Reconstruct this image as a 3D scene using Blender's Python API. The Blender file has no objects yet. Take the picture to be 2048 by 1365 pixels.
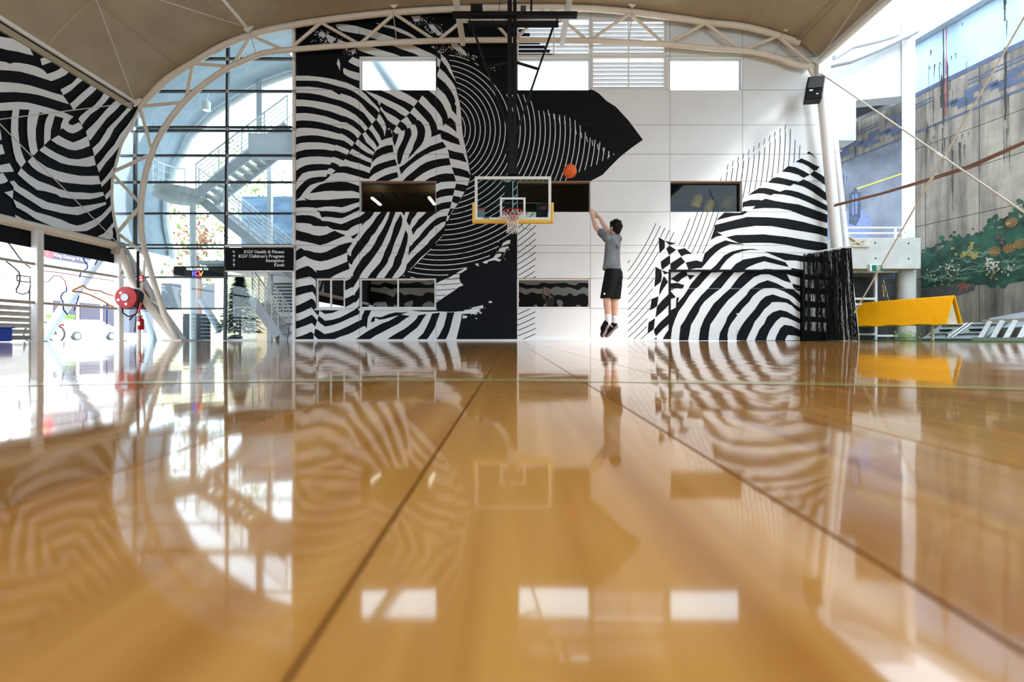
import bpy, bmesh, math, random
from mathutils import Vector, Matrix, geometry
random.seed(7)
# ---------------------------------------------------------------- camera, sky, sun, exposure
S = bpy.context.scene
C = S.collection
CAMH, FPX, CX, HY = 0.08, 910.0, 1024.0, 676.5        # camera height, focal length in px, vanishing point
cd = bpy.data.cameras.new('camera'); cam = bpy.data.objects.new('camera', cd); C.objects.link(cam)
cd.sensor_width = 36.0; cd.lens = 36.0 * FPX / 2048.0
cd.shift_y = (HY - 682.5) / 2048.0
cd.clip_start = 0.01; cd.clip_end = 300
cam.location = (0, 0, CAMH); cam.rotation_euler = (math.pi / 2, 0, 0)
cd.dof.use_dof = True; cd.dof.focus_distance = 10.5; cd.dof.aperture_fstop = 5.6
S.camera = cam
w = bpy.data.worlds.new('sky'); S.world = w; w.use_nodes = True
bg = w.node_tree.nodes['Background']; bg.inputs[0].default_value = (0.78, 0.89, 1.0, 1); bg.inputs[1].default_value = 6.0
sd = bpy.data.lights.new('sun', 'SUN'); sd.energy = 4.0; sd.angle = math.radians(12); sd.color = (1, 0.98, 0.95)
sun = bpy.data.objects.new('sun', sd); C.objects.link(sun)
sun.rotation_euler = Vector((1.0, -0.62, 1.02)).to_track_quat('Z', 'Y').to_euler()
S.view_settings.view_transform = 'Standard'; S.view_settings.look = 'None'
S.view_settings.exposure = 0.06; S.view_settings.gamma = 1.0; S.view_settings.use_curve_mapping = False

# ---------------------------------------------------------------- helpers
def W(x, y, Y):                       # a point of the place at depth Y
    return Vector(((x - CX) * Y / FPX, Y, CAMH - (y - HY) * Y / FPX))
ORG = {}
class MB:
    def __init__(s): s.v = []; s.f = []; s.m = []
    def add(s, vs, fs, mi=0):
        o = len(s.v); s.v += [Vector(p) for p in vs]; s.f += [tuple(i + o for i in f) for f in fs]; s.m += [mi] * len(fs); return s
    def box(s, x0, x1, y0, y1, z0, z1, mi=0):
        return s.add([(x0,y0,z0),(x1,y0,z0),(x1,y1,z0),(x0,y1,z0),(x0,y0,z1),(x1,y0,z1),(x1,y1,z1),(x0,y1,z1)],
                     [(0,3,2,1),(4,5,6,7),(0,1,5,4),(1,2,6,5),(2,3,7,6),(3,0,4,7)], mi)
    def beam(s, p, q, a, b, up=(0,0,1), mi=0):
        p = Vector(p); q = Vector(q); d = (q - p).normalized(); u = Vector(up)
        if abs(d.dot(u)) > 0.97: u = Vector((0,1,0))
        r = d.cross(u).normalized() * a / 2; t = r.cross(d).normalized() * b / 2
        return s.add([p-r-t,p+r-t,p+r+t,p-r+t,q-r-t,q+r-t,q+r+t,q-r+t],
                     [(0,3,2,1),(4,5,6,7),(0,1,5,4),(1,2,6,5),(2,3,7,6),(3,0,4,7)], mi)
    def tube(s, pts, r, n=8, mi=0, cap=True, closed=False):
        pts = [Vector(p) for p in pts]; k = len(pts)
        rs = r if isinstance(r, (list, tuple)) else [r] * k
        vs = []; last = None
        for i in range(k):
            a = pts[(i-1) % k] if (closed or i > 0) else pts[i]
            b = pts[(i+1) % k] if (closed or i < k-1) else pts[i]
            d = (b - a).normalized()
            if last is None:
                u = Vector((0,0,1)) if abs(d.z) < .9 else Vector((1,0,0))
                x = d.cross(u).normalized()
            else:
                x = (last - d * last.dot(d)).normalized()
            last = x; y = d.cross(x)
            for j in range(n):
                t = 2*math.pi*j/n; vs.append(pts[i] + (x*math.cos(t) + y*math.sin(t)) * rs[i])
        fs = []
        for i in range(k if closed else k-1):
            for j in range(n):
                a = i*n+j; b = i*n+(j+1)%n; i2 = (i+1)%k; fs.append((a, b, i2*n+(j+1)%n, i2*n+j))
        if cap and not closed:
            fs.append(tuple(range(n-1,-1,-1))); fs.append(tuple(range((k-1)*n, k*n)))
        return s.add(vs, fs, mi)
    def prism(s, poly, off, mi=0):
        poly = [Vector(p) for p in poly]; off = Vector(off); n = len(poly)
        return s.add(poly + [p + off for p in poly], [tuple(range(n-1,-1,-1)), tuple(range(n,2*n))] +
                     [(i,(i+1)%n,(i+1)%n+n,i+n) for i in range(n)], mi)
    def ball(s, c, r, nu=12, nv=8, mi=0):
        c = Vector(c); rx,ry,rz = (r,r,r) if not isinstance(r,(tuple,list)) else r
        vs = [c+Vector((0,0,rz))]
        for i in range(1,nv):
            t = math.pi*i/nv
            for j in range(nu):
                p = 2*math.pi*j/nu; vs.append(c+Vector((rx*math.sin(t)*math.cos(p), ry*math.sin(t)*math.sin(p), rz*math.cos(t))))
        vs.append(c-Vector((0,0,rz))); fs = []
        for j in range(nu):
            fs.append((0,1+j,1+(j+1)%nu)); e = len(vs)-1; b = 1+(nv-2)*nu; fs.append((e,b+(j+1)%nu,b+j))
            for i in range(nv-2): a = 1+i*nu; fs.append((a+j,a+nu+j,a+nu+(j+1)%nu,a+(j+1)%nu))
        return s.add(vs, fs, mi)
    def lathe(s, prof, c, axis=(0,0,1), n=20, mi=0):
        c = Vector(c); q = Vector((0,0,1)).rotation_difference(Vector(axis)); vs = []; fs = []; k = len(prof)
        for r, z in prof:
            for j in range(n):
                t = 2*math.pi*j/n; vs.append(c + q @ Vector((r*math.cos(t), r*math.sin(t), z)))
        for i in range(k-1):
            for j in range(n): fs.append((i*n+j, i*n+(j+1)%n, (i+1)*n+(j+1)%n, (i+1)*n+j))
        fs.append(tuple(range(n-1,-1,-1))); fs.append(tuple(range((k-1)*n,k*n)))
        return s.add(vs, fs, mi)
    def build(s, name, mat, parent=None, smooth=False, bevel=0):
        me = bpy.data.meshes.new(name); o = ORG.get(parent.name, Vector()) if parent else Vector()
        me.from_pydata([p - o for p in s.v], [], s.f)
        ms = mat if isinstance(mat, (list, tuple)) else [mat]
        for m in ms: me.materials.append(m)
        if len(ms) > 1: me.polygons.foreach_set('material_index', s.m)
        if smooth: me.polygons.foreach_set('use_smooth', [True]*len(me.polygons))
        me.update()
        ob = bpy.data.objects.new(name, me); C.objects.link(ob)
        if parent: ob.parent = parent; ORG[ob.name] = o
        if bevel:
            b = ob.modifiers.new('bevel', 'BEVEL'); b.width = bevel; b.segments = 2; b.limit_method = 'ANGLE'
        if smooth:
            try: me.set_sharp_from_angle(angle=math.radians(40))
            except Exception: pass
        return ob
def tag(o, label, cat, group=None):
    o['label'] = label; o['category'] = cat
    if group: o['group'] = group
    return o
def struct(o, label=None):
    o['kind'] = 'structure'
    if label: o['label'] = label
    return o
def empty(name, loc):
    o = bpy.data.objects.new(name, None); C.objects.link(o); o.location = loc; o.empty_display_size = .1
    ORG[o.name] = Vector(loc); return o
def thing(name, label, cat, loc, group=None): return tag(empty(name, loc), label, cat, group)

# ---------------------------------------------------------------- materials
MAT = {}
def mat(name, col, rough=.5, metal=0, noise=0, nscale=8, bump=0, emit=0, spec=.5, coat=0, stretch=None):
    m = bpy.data.materials.new(name); m.use_nodes = True; nt = m.node_tree; b = nt.nodes['Principled BSDF']
    b.inputs['Base Color'].default_value = (*col, 1); b.inputs['Roughness'].default_value = rough
    b.inputs['Metallic'].default_value = metal; b.inputs['Specular IOR Level'].default_value = spec
    b.inputs['Coat Weight'].default_value = coat
    if emit: b.inputs['Emission Color'].default_value = (*col, 1); b.inputs['Emission Strength'].default_value = emit
    if noise or bump:
        tc = nt.nodes.new('ShaderNodeTexCoord'); n = nt.nodes.new('ShaderNodeTexNoise'); n.inputs['Scale'].default_value = nscale
        n.inputs['Detail'].default_value = 5
        src = tc.outputs['Object']
        if stretch:
            mp = nt.nodes.new('ShaderNodeMapping'); mp.inputs['Scale'].default_value = stretch; nt.links.new(src, mp.inputs[0]); src = mp.outputs[0]
        nt.links.new(src, n.inputs['Vector'])
        if noise:
            r = nt.nodes.new('ShaderNodeValToRGB'); e = r.color_ramp.elements
            e[0].position = .3; e[1].position = .7
            e[0].color = (*[c*(1-noise) for c in col], 1); e[1].color = (*[min(1, c*(1+noise)) for c in col], 1)
            nt.links.new(n.outputs['Fac'], r.inputs[0]); nt.links.new(r.outputs[0], b.inputs['Base Color'])
        if bump:
            bp = nt.nodes.new('ShaderNodeBump'); bp.inputs['Strength'].default_value = bump; bp.inputs['Distance'].default_value = .01
            nt.links.new(n.outputs['Fac'], bp.inputs['Height']); nt.links.new(bp.outputs[0], b.inputs['Normal'])
    MAT[name] = m; return m
def glass(name, tint=(1,1,1), refl=1.45, rough=0.0):
    m = bpy.data.materials.new(name); m.use_nodes = True; nt = m.node_tree; nt.nodes.remove(nt.nodes['Principled BSDF'])
    out = nt.nodes['Material Output']; t = nt.nodes.new('ShaderNodeBsdfTransparent'); g = nt.nodes.new('ShaderNodeBsdfGlossy')
    t.inputs[0].default_value = (*tint, 1); g.inputs['Roughness'].default_value = rough
    f = nt.nodes.new('ShaderNodeFresnel'); f.inputs[0].default_value = refl; mx = nt.nodes.new('ShaderNodeMixShader')
    nt.links.new(f.outputs[0], mx.inputs[0]); nt.links.new(t.outputs[0], mx.inputs[1]); nt.links.new(g.outputs[0], mx.inputs[2])
    nt.links.new(mx.outputs[0], out.inputs[0]); MAT[name] = m; return m
WHITE = mat('white_wall_paint', (.77,.80,.81), .55, noise=.02, nscale=1.5)
BLACK = mat('black_wall_paint', (.006,.0075,.010), .7, spec=.12)
JOINT = mat('panel_joint', (.035,.035,.035), .9)
STEEL = mat('cream_painted_steel', (.74,.68,.58), .42, noise=.05, nscale=3)
WSTEEL = mat('white_painted_steel', (.80,.80,.78), .4, noise=.04, nscale=3)
DARK = mat('black_steel', (.006,.006,.007), .5, spec=.25)
TRANSOM = mat('black_aluminium', (.02,.025,.03), .4)
MEMB = mat('tan_roof_membrane', (.40,.33,.225), .75, noise=.10, nscale=1.2)
SEAM = mat('membrane_seam', (.45,.38,.27), .7)
GREYMEMB = mat('blue_grey_membrane', (.42,.50,.55), .7, noise=.08, nscale=1.0)
CONC = mat('pale_concrete', (.56,.57,.54), .85, noise=.10, nscale=2.5, bump=.2)
TIMBER = mat('timber_reveal', (.50,.33,.20), .6, noise=.1)
YELLOW = mat('yellow_vinyl', (.98,.42,.0), .55, spec=.15, noise=.06, nscale=3, bump=.5, stretch=(6,1.5,.6))
PAD = mat('yellow_padding', (.86,.55,.07), .5)
RED = mat('red_paint', (.42,.007,.007), .4, spec=.3)
ORANGE = mat('orange_leather', (.78,.13,.015), .55, bump=.4, nscale=160, noise=.1)
ROPE = mat('white_rope', (.82,.80,.74), .8)
CABLE = mat('pale_cable', (.62,.58,.50), .5)
BROWN = mat('brown_cable', (.24,.11,.06), .6)
TURF = mat('green_turf', (.03,.13,.035), .95, noise=.4, nscale=90, bump=.6)
WOOD = mat('bare_timber', (.62,.52,.38), .7, noise=.15, nscale=6)
ALU = mat('aluminium', (.62,.63,.62), .35, metal=.6, noise=.08)
GREYP = mat('grey_plastic', (.30,.36,.36), .55, noise=.08)
GRBOARD = mat('blue_grey_board', (.36,.40,.45), .55)
BLUE = mat('blue_plastic', (.01,.06,.55), .4)
LGREY = mat('light_grey_paint', (.62,.64,.66), .6, noise=.03)
FENCE = mat('fence_grey_paint', (.42,.40,.36), .6, noise=.08)
LBLUE = mat('pale_blue_steel', (.55,.62,.68), .45)
ROAD = mat('pale_paving', (.55,.54,.52), .9, noise=.06, nscale=.6)
FACADE = mat('white_render', (.85,.85,.84), .8, noise=.03)
BEIGE = mat('beige_cladding', (.70,.58,.38), .7, noise=.08)
BLUEW = mat('blue_grey_stone', (.08,.13,.19), .8, noise=.35, nscale=1.5, stretch=(1,1,4))
GLASS = glass('window_glass', (.90,.96,.97), 1.5)
PALEGLASS = glass('facade_glass', (.88,.95,.97), 1.35)
MGLASS = glass('room_glass', (.90,.95,.95), 1.22)
DGLASS = glass('mirror_glass', (.45,.50,.50), 3.6)
BGLASS = glass('backboard_glass', (.80,.90,.90), 1.22)
SKIN = mat('skin', (.66,.41,.30), .5, noise=.06, nscale=9)
HAIR = mat('black_hair', (.003,.003,.003), .6, spec=.2, bump=.8, nscale=60)
SHIRT = mat('grey_marl_shirt', (.15,.17,.185), .75, noise=.35, nscale=7, bump=.5)
SHORTS = mat('black_shorts', (.004,.004,.005), .7, spec=.2, bump=.3, nscale=5)
SOCK = mat('white_sock', (.80,.80,.82), .85)
SOLE = mat('grey_violet_sole', (.30,.29,.38), .4)
LEAF = mat('leaf_green', (.22,.30,.08), .7, noise=.5, nscale=3)
LEAFO = mat('leaf_orange', (.45,.22,.11), .7, noise=.4, nscale=3)
FIR = mat('fir_green', (.04,.12,.10), .8, noise=.4, nscale=12)
WOODROOM = mat('brown_timber_lining', (.17,.09,.035), .55, noise=.15, nscale=2)
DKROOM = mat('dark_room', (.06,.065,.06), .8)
LAMP = mat('lit_lamp', (1,.93,.75), .5, emit=4)
LEDW = mat('led_white', (1,1,1), .5, emit=1.6)
LEDB = mat('led_blue', (.12,.15,1), .5, emit=2)
LEDR = mat('led_red', (1,.05,.12), .5, emit=2)
LEDO = mat('led_orange', (1,.35,.05), .5, emit=2)
SIGNW = mat('sign_white', (.85,.85,.85), .5)
GREEN = mat('exit_green', (.0,.16,.09), .4)
CHARC = mat('charcoal', (.045,.05,.06), .6)
REDCIRC = mat('sign_red', (.75,.05,.07), .5)
PURP = mat('sign_grey_violet', (.05,.045,.07), .5)
LIME = mat('lime_green_plastic', (.10,.34,.01), .5)
RUBBER = mat('rubber', (.015,.015,.015), .7)
def floor_mat():
    m = bpy.data.materials.new('varnished_timber'); m.use_nodes = True; nt = m.node_tree; b = nt.nodes['Principled BSDF']; N = nt.nodes.new; L = nt.links.new
    tc = N('ShaderNodeTexCoord'); oi = N('ShaderNodeObjectInfo')
    mp = N('ShaderNodeMapping'); mp.inputs['Scale'].default_value = (26, 1.1, 1)
    ad = N('ShaderNodeVectorMath'); ad.operation = 'ADD'; L(tc.outputs['Object'], mp.inputs[0]); L(mp.outputs[0], ad.inputs[0])
    ml = N('ShaderNodeVectorMath'); ml.operation = 'SCALE'; ml.inputs[0].default_value = (37, 91, 13); L(oi.outputs['Random'], ml.inputs['Scale']); L(ml.outputs[0], ad.inputs[1])
    n = N('ShaderNodeTexNoise'); n.inputs['Scale'].default_value = 1.0; n.inputs['Detail'].default_value = 6; n.inputs['Distortion'].default_value = .6; L(ad.outputs[0], n.inputs['Vector'])
    r = N('ShaderNodeValToRGB'); e = r.color_ramp.elements; e[0].position = .25; e[1].position = .78
    e[0].color = (.42,.165,.026,1); e[1].color = (.74,.39,.10,1); L(n.outputs['Fac'], r.inputs[0])
    hs = N('ShaderNodeHueSaturation'); mr = N('ShaderNodeMapRange'); mr.inputs[3].default_value = .82; mr.inputs[4].default_value = 1.12
    L(oi.outputs['Random'], mr.inputs[0]); L(mr.outputs[0], hs.inputs['Value']); L(r.outputs[0], hs.inputs['Color']); L(hs.outputs[0], b.inputs['Base Color'])
    b.inputs['Roughness'].default_value = .055; b.inputs['IOR'].default_value = 1.58; b.inputs['Specular IOR Level'].default_value = .5
    n2 = N('ShaderNodeTexNoise'); n2.inputs['Scale'].default_value = 4.5; n2.inputs['Detail'].default_value = 2
    geo = N('ShaderNodeNewGeometry'); L(geo.outputs['Position'], n2.inputs['Vector'])
    bp = N('ShaderNodeBump'); bp.inputs['Strength'].default_value = .10; bp.inputs['Distance'].default_value = .009
    L(n2.outputs['Fac'], bp.inputs['Height']); L(bp.outputs[0], b.inputs['Normal'])
    return m
FLOORM = floor_mat()
YLINE = mat('yellow_line_paint', (.60,.48,.16), .10)
GAPM = mat('plank_gap', (.09,.085,.075), .7)

# ---------------------------------------------------------------- flat paint on surfaces
CR = dict(A1=(585,30,7.8), A2=(585,190,7.8), A3=(585,350,7.8), A4=(585,515,7.8), B1=(770,30,7.8), B2=(770,190,7.8), B3=(770,350,7.8), B4=(770,515,7.8),
          C1=(1240,430,5.25), C2=(1420,430,5.25), C3=(1420,240,6.5), D1=(0,50,5.9333), D2=(130,50,5.9375), D3=(0,260,5.687), D4=(120,260,5.6875),
          E=(940,480,6.5), S=(0,0,1.0), Z5=(880,0,3.9))
def pts(txt):
    out = []; c = CR['S']
    for t in txt.split():
        if ',' not in t: c = CR[t]; continue
        a, b = t.split(','); out.append((c[0] + float(a)/c[2], c[1] + float(b)/c[2]))
    return out
def clip_tri(poly, x0, x1, y0, y1):
    for ax, lim, sg in ((0,x0,1),(0,x1,-1),(1,y0,1),(1,y1,-1)):
        out = []; n = len(poly)
        for i in range(n):
            a = poly[i]; b = poly[(i+1)%n]; da = (a[ax]-lim)*sg; db = (b[ax]-lim)*sg
            if da >= 0: out.append(a)
            if (da > 0 > db) or (da < 0 < db):
                t = da/(da-db); out.append((a[0]+(b[0]-a[0])*t, a[1]+(b[1]-a[1])*t))
        poly = out
        if len(poly) < 3: return []
    return poly
def tris(poly):
    ps = [Vector((p[0], p[1], 0)) for p in poly]
    return [[(ps[i].x, ps[i].y) for i in t] for t in geometry.tessellate_polygon([ps])]
def inside(p, poly):
    x, y = p; r = False; n = len(poly); j = n-1
    for i in range(n):
        xi, yi = poly[i]; xj, yj = poly[j]
        if (yi > y) != (yj > y) and x < (xj-xi)*(y-yi)/(yj-yi)+xi: r = not r
        j = i
    return r
def smooth(P, n=4):                              # Catmull-Rom through 2d points
    out = []
    for i in range(len(P)-1):
        p0,p1,p2,p3 = P[max(0,i-1)],P[i],P[i+1],P[min(len(P)-1,i+2)]
        for k in range(n):
            t = k/n; out.append(tuple(.5*((2*p1[j])+(-p0[j]+p2[j])*t+(2*p0[j]-5*p1[j]+4*p2[j]-p3[j])*t*t+(-p0[j]+3*p1[j]-3*p2[j]+p3[j])*t**3) for j in (0,1)))
    return out+[tuple(P[-1])]
class Paint:                                     # list of (layer, colour, triangle)
    def __init__(s): s.t = []; s.p = []
    def poly(s, layer, col, p):
        p = pts(p) if isinstance(p, str) else p
        s.p.append((layer, col, p))
        for t in tris(p):
            xs = [q[0] for q in t]; ys = [q[1] for q in t]; s.t.append((layer + (len(s.p)%97)*.008, col, t, min(xs), max(xs), min(ys), max(ys)))
    def line(s, layer, col, ps, wd):
        for i in range(len(ps)-1):
            a = Vector(ps[i]); b = Vector(ps[i+1]); d = (b-a); n = Vector((-d.y, d.x)).normalized()*wd/2; e = d.normalized()*.15
            s.poly(layer, col, [tuple(a-n-e), tuple(b-n+e), tuple(b+n+e), tuple(a+n-e)])
    def onto(s, x0, x1, y0, y1, fn, off):       # fn(x,y,height) -> 3d; mesh clipped to the rectangle
        mb = MB()
        for layer, col, t, ax, bx, ay, by in s.t:
            if bx <= x0 or ax >= x1 or by <= y0 or ay >= y1: continue
            c = clip_tri(t, x0, x1, y0, y1)
            if len(c) >= 3: mb.add([fn(p[0], p[1], off*(layer+1)) for p in c], [tuple(range(len(c)))], 0 if col == 'k' else 1)
        return mb
# ---------------------------------------------------------------- the mural, traced on the wall it is painted on
MU = Paint()
K = lambda p, l=2: MU.poly(l, 'k', p)
WH = lambda p, l=1: MU.poly(l, 'w', p)
# black ground of the left part with the pointed black shape on the right
K("S 585,0 1034,0 1034,57 1057,74 1075,84 1098,103 1124,119 1181,119 1181,177 1198,187 1213,202 1231,213 1257,241 1286,280 1264,295 1239,315 1221,333 1205,350 1182,362 1034,363 1034,690 585,690", 0)
# white ground of the zebra part
WH("B2 580,7 660,-83 805,-83 812,-118 815,-288 820,-343 850,-418 930,-348 1000,-263 1065,-178 1105,-108 1130,2 1160,100 1175,200 1190,350 1200,500 1215,640 1250,800 1290,1000 1310,1120 1335,1255 1320,1313 1290,1418 1240,1518 1195,1598 1140,1698 1085,1773 1010,1888 985,1963 950,1968 945,1985 935,2040 880,2098 780,2195 700,2270 660,2330 560,2420 460,2510 B4 340,110 320,200 280,265 210,320 210,800 425,830 470,838 560,848 700,850 850,845 1000,852 1100,850 1200,840 1195,900 1190,960 1150,1130 1110,1290 A4 20,1310 A3 20,0 B2 -243,1310 -233,1225 -223,1130 -203,1000 -178,920 -153,870 -103,800 -53,715 7,685 60,670 120,660 130,570 180,487 240,410 325,345 388,275 452,190 522,102")
# white stripes on black, upper left
for p in ("A1 665,155 740,142 860,148 1000,175 1160,222 1250,245 1400,295 1560,350 1643,385 1560,410 1370,402 1240,360 1090,305 960,285 800,255 760,250 700,205",
 "B1 117,350 200,385 400,455 560,530 720,600 805,645 805,660 540,645 450,600 330,560 240,530 90,465 -83,400",
 "A1 1290,118 1400,150 B1 0,155 100,165 230,210 350,265 450,325 525,385 490,385 380,335 300,300 200,260 130,220 0,190 A1 1380,165",
 "A1 1005,505 1200,490 1330,530 1460,570 1560,598 1673,640 1673,660 1330,650 1200,610 1080,570 1010,545",
 "A1 935,655 1070,705 1070,822 1000,800 890,745 870,725", "A1 800,825 870,862 1075,918 1075,1035 950,1000 850,955 800,915 788,870",
 "A1 540,290 600,330 680,370 640,420 600,445 560,420 530,350", "A1 430,260 490,270 520,330 480,360 400,315", "A1 720,380 830,425 800,445 690,445",
 "A1 820,520 870,530 860,560 820,555", "A1 905,550 990,520 980,580 940,625", "A1 715,675 745,760 740,870 720,820 690,760",
 "A1 40,950 250,950 400,965 520,980 660,1008 850,1060 950,1105 1060,1165 1150,1248 A2 1230,90 1300,160 1350,220 1360,265 1350,275 1290,210 1200,140 1120,70 1030,0 A1 950,1195 850,1150 700,1110 560,1070 380,1030 200,1025 40,1025",
 "B2 -318,-70 -243,-43 -123,0 7,60 117,110 200,150 300,205 385,275 325,340 250,300 150,230 60,185 27,170 -63,115 -83,170 -118,90 -183,40 -233,0 -273,-35",
 "B2 -60,-70 105,0 200,55 300,95 400,150 450,185 515,95 440,45 365,0 200,-83 -60,-83",
 "B2 -68,180 -13,250 57,290 160,345 240,405 180,485 120,450 60,405 37,385 -18,295 -78,225",
 "B1 812,660 870,705 848,825 812,795", "B1 855,590 950,680 1010,780 1040,870 1085,975 1110,1050 1060,970 1000,885 960,810 910,750 872,700 872,640",
 # left fan
 "A1 40,1120 250,1120 400,1135 600,1170 A2 730,0 A1 760,1225 900,1270 1000,1320 A2 1080,140 1170,250 1250,330 1300,385 1240,455 1180,370 1110,280 1050,240 960,180 860,130 760,90 A2 600,50 430,0 A1 250,1220 40,1215",
 "A2 40,70 200,78 350,95 500,120 720,175 850,235 980,310 1080,400 1150,480 1178,520 1135,570 1060,480 960,400 850,345 760,320 600,260 450,225 300,190 150,175 40,178",
 "A2 40,290 200,282 350,300 500,330 650,380 760,425 840,432 940,490 1020,550 1075,605 1020,680 960,610 880,555 790,522 740,520 600,470 450,430 300,405 150,398 40,408",
 "A2 40,535 120,515 250,515 400,530 560,560 740,610 755,600 830,640 900,690 965,745 930,805 860,750 800,715 715,695 700,698 560,665 400,635 280,630 150,640 40,665",
 "A2 40,785 130,750 250,740 420,742 560,760 670,790 680,778 740,800 820,830 890,870 855,940 780,905 720,880 655,862 645,875 500,852 350,848 200,855 100,880 40,905",
 "A2 40,1030 130,985 250,965 400,960 520,968 620,978 630,965 700,985 760,1010 795,1028 820,1000 900,1035 980,1055 1050,1070 1140,1110 1220,1135 1210,1225 1120,1190 1050,1170 950,1145 870,1120 800,1112 735,1118 710,1090 650,1060 605,1055 590,1088 450,1078 300,1082 200,1100 100,1150 40,1200",
 "A2 880,912 930,840 1050,905 1150,965 1245,1005 1240,1062 1150,1035 1040,985 960,950",
 "A2 975,760 1020,690 1100,760 1200,840 1275,895 1262,945 1180,910 1080,850",
 "A2 1090,610 1135,575 1200,660 1270,730 1320,815 1290,875 1220,800 1150,740",
 "A2 1185,525 1240,460 1290,540 1350,620 1390,715 1355,775 1300,680 1250,600", "A2 1310,390 1350,290 1400,360 1440,430 1465,520 1435,650 1420,560 1370,470",
 "A2 40,1365 80,1300 150,1230 250,1195 400,1180 550,1172 565,1148 610,1145 672,1185 620,1225 600,1240 540,1235 530,1275 420,1280 300,1295 230,1330 180,1380 40,1420",
 "A2 440,1365 520,1305 600,1240 700,1215 800,1215 900,1240 1050,1280 1130,1310 1200,1315 1240,1365 1240,1400 440,1400",
 "A2 1480,540 1520,512 1515,545", "A2 1535,540 1560,570 1548,610"):
    WH(p)
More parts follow.
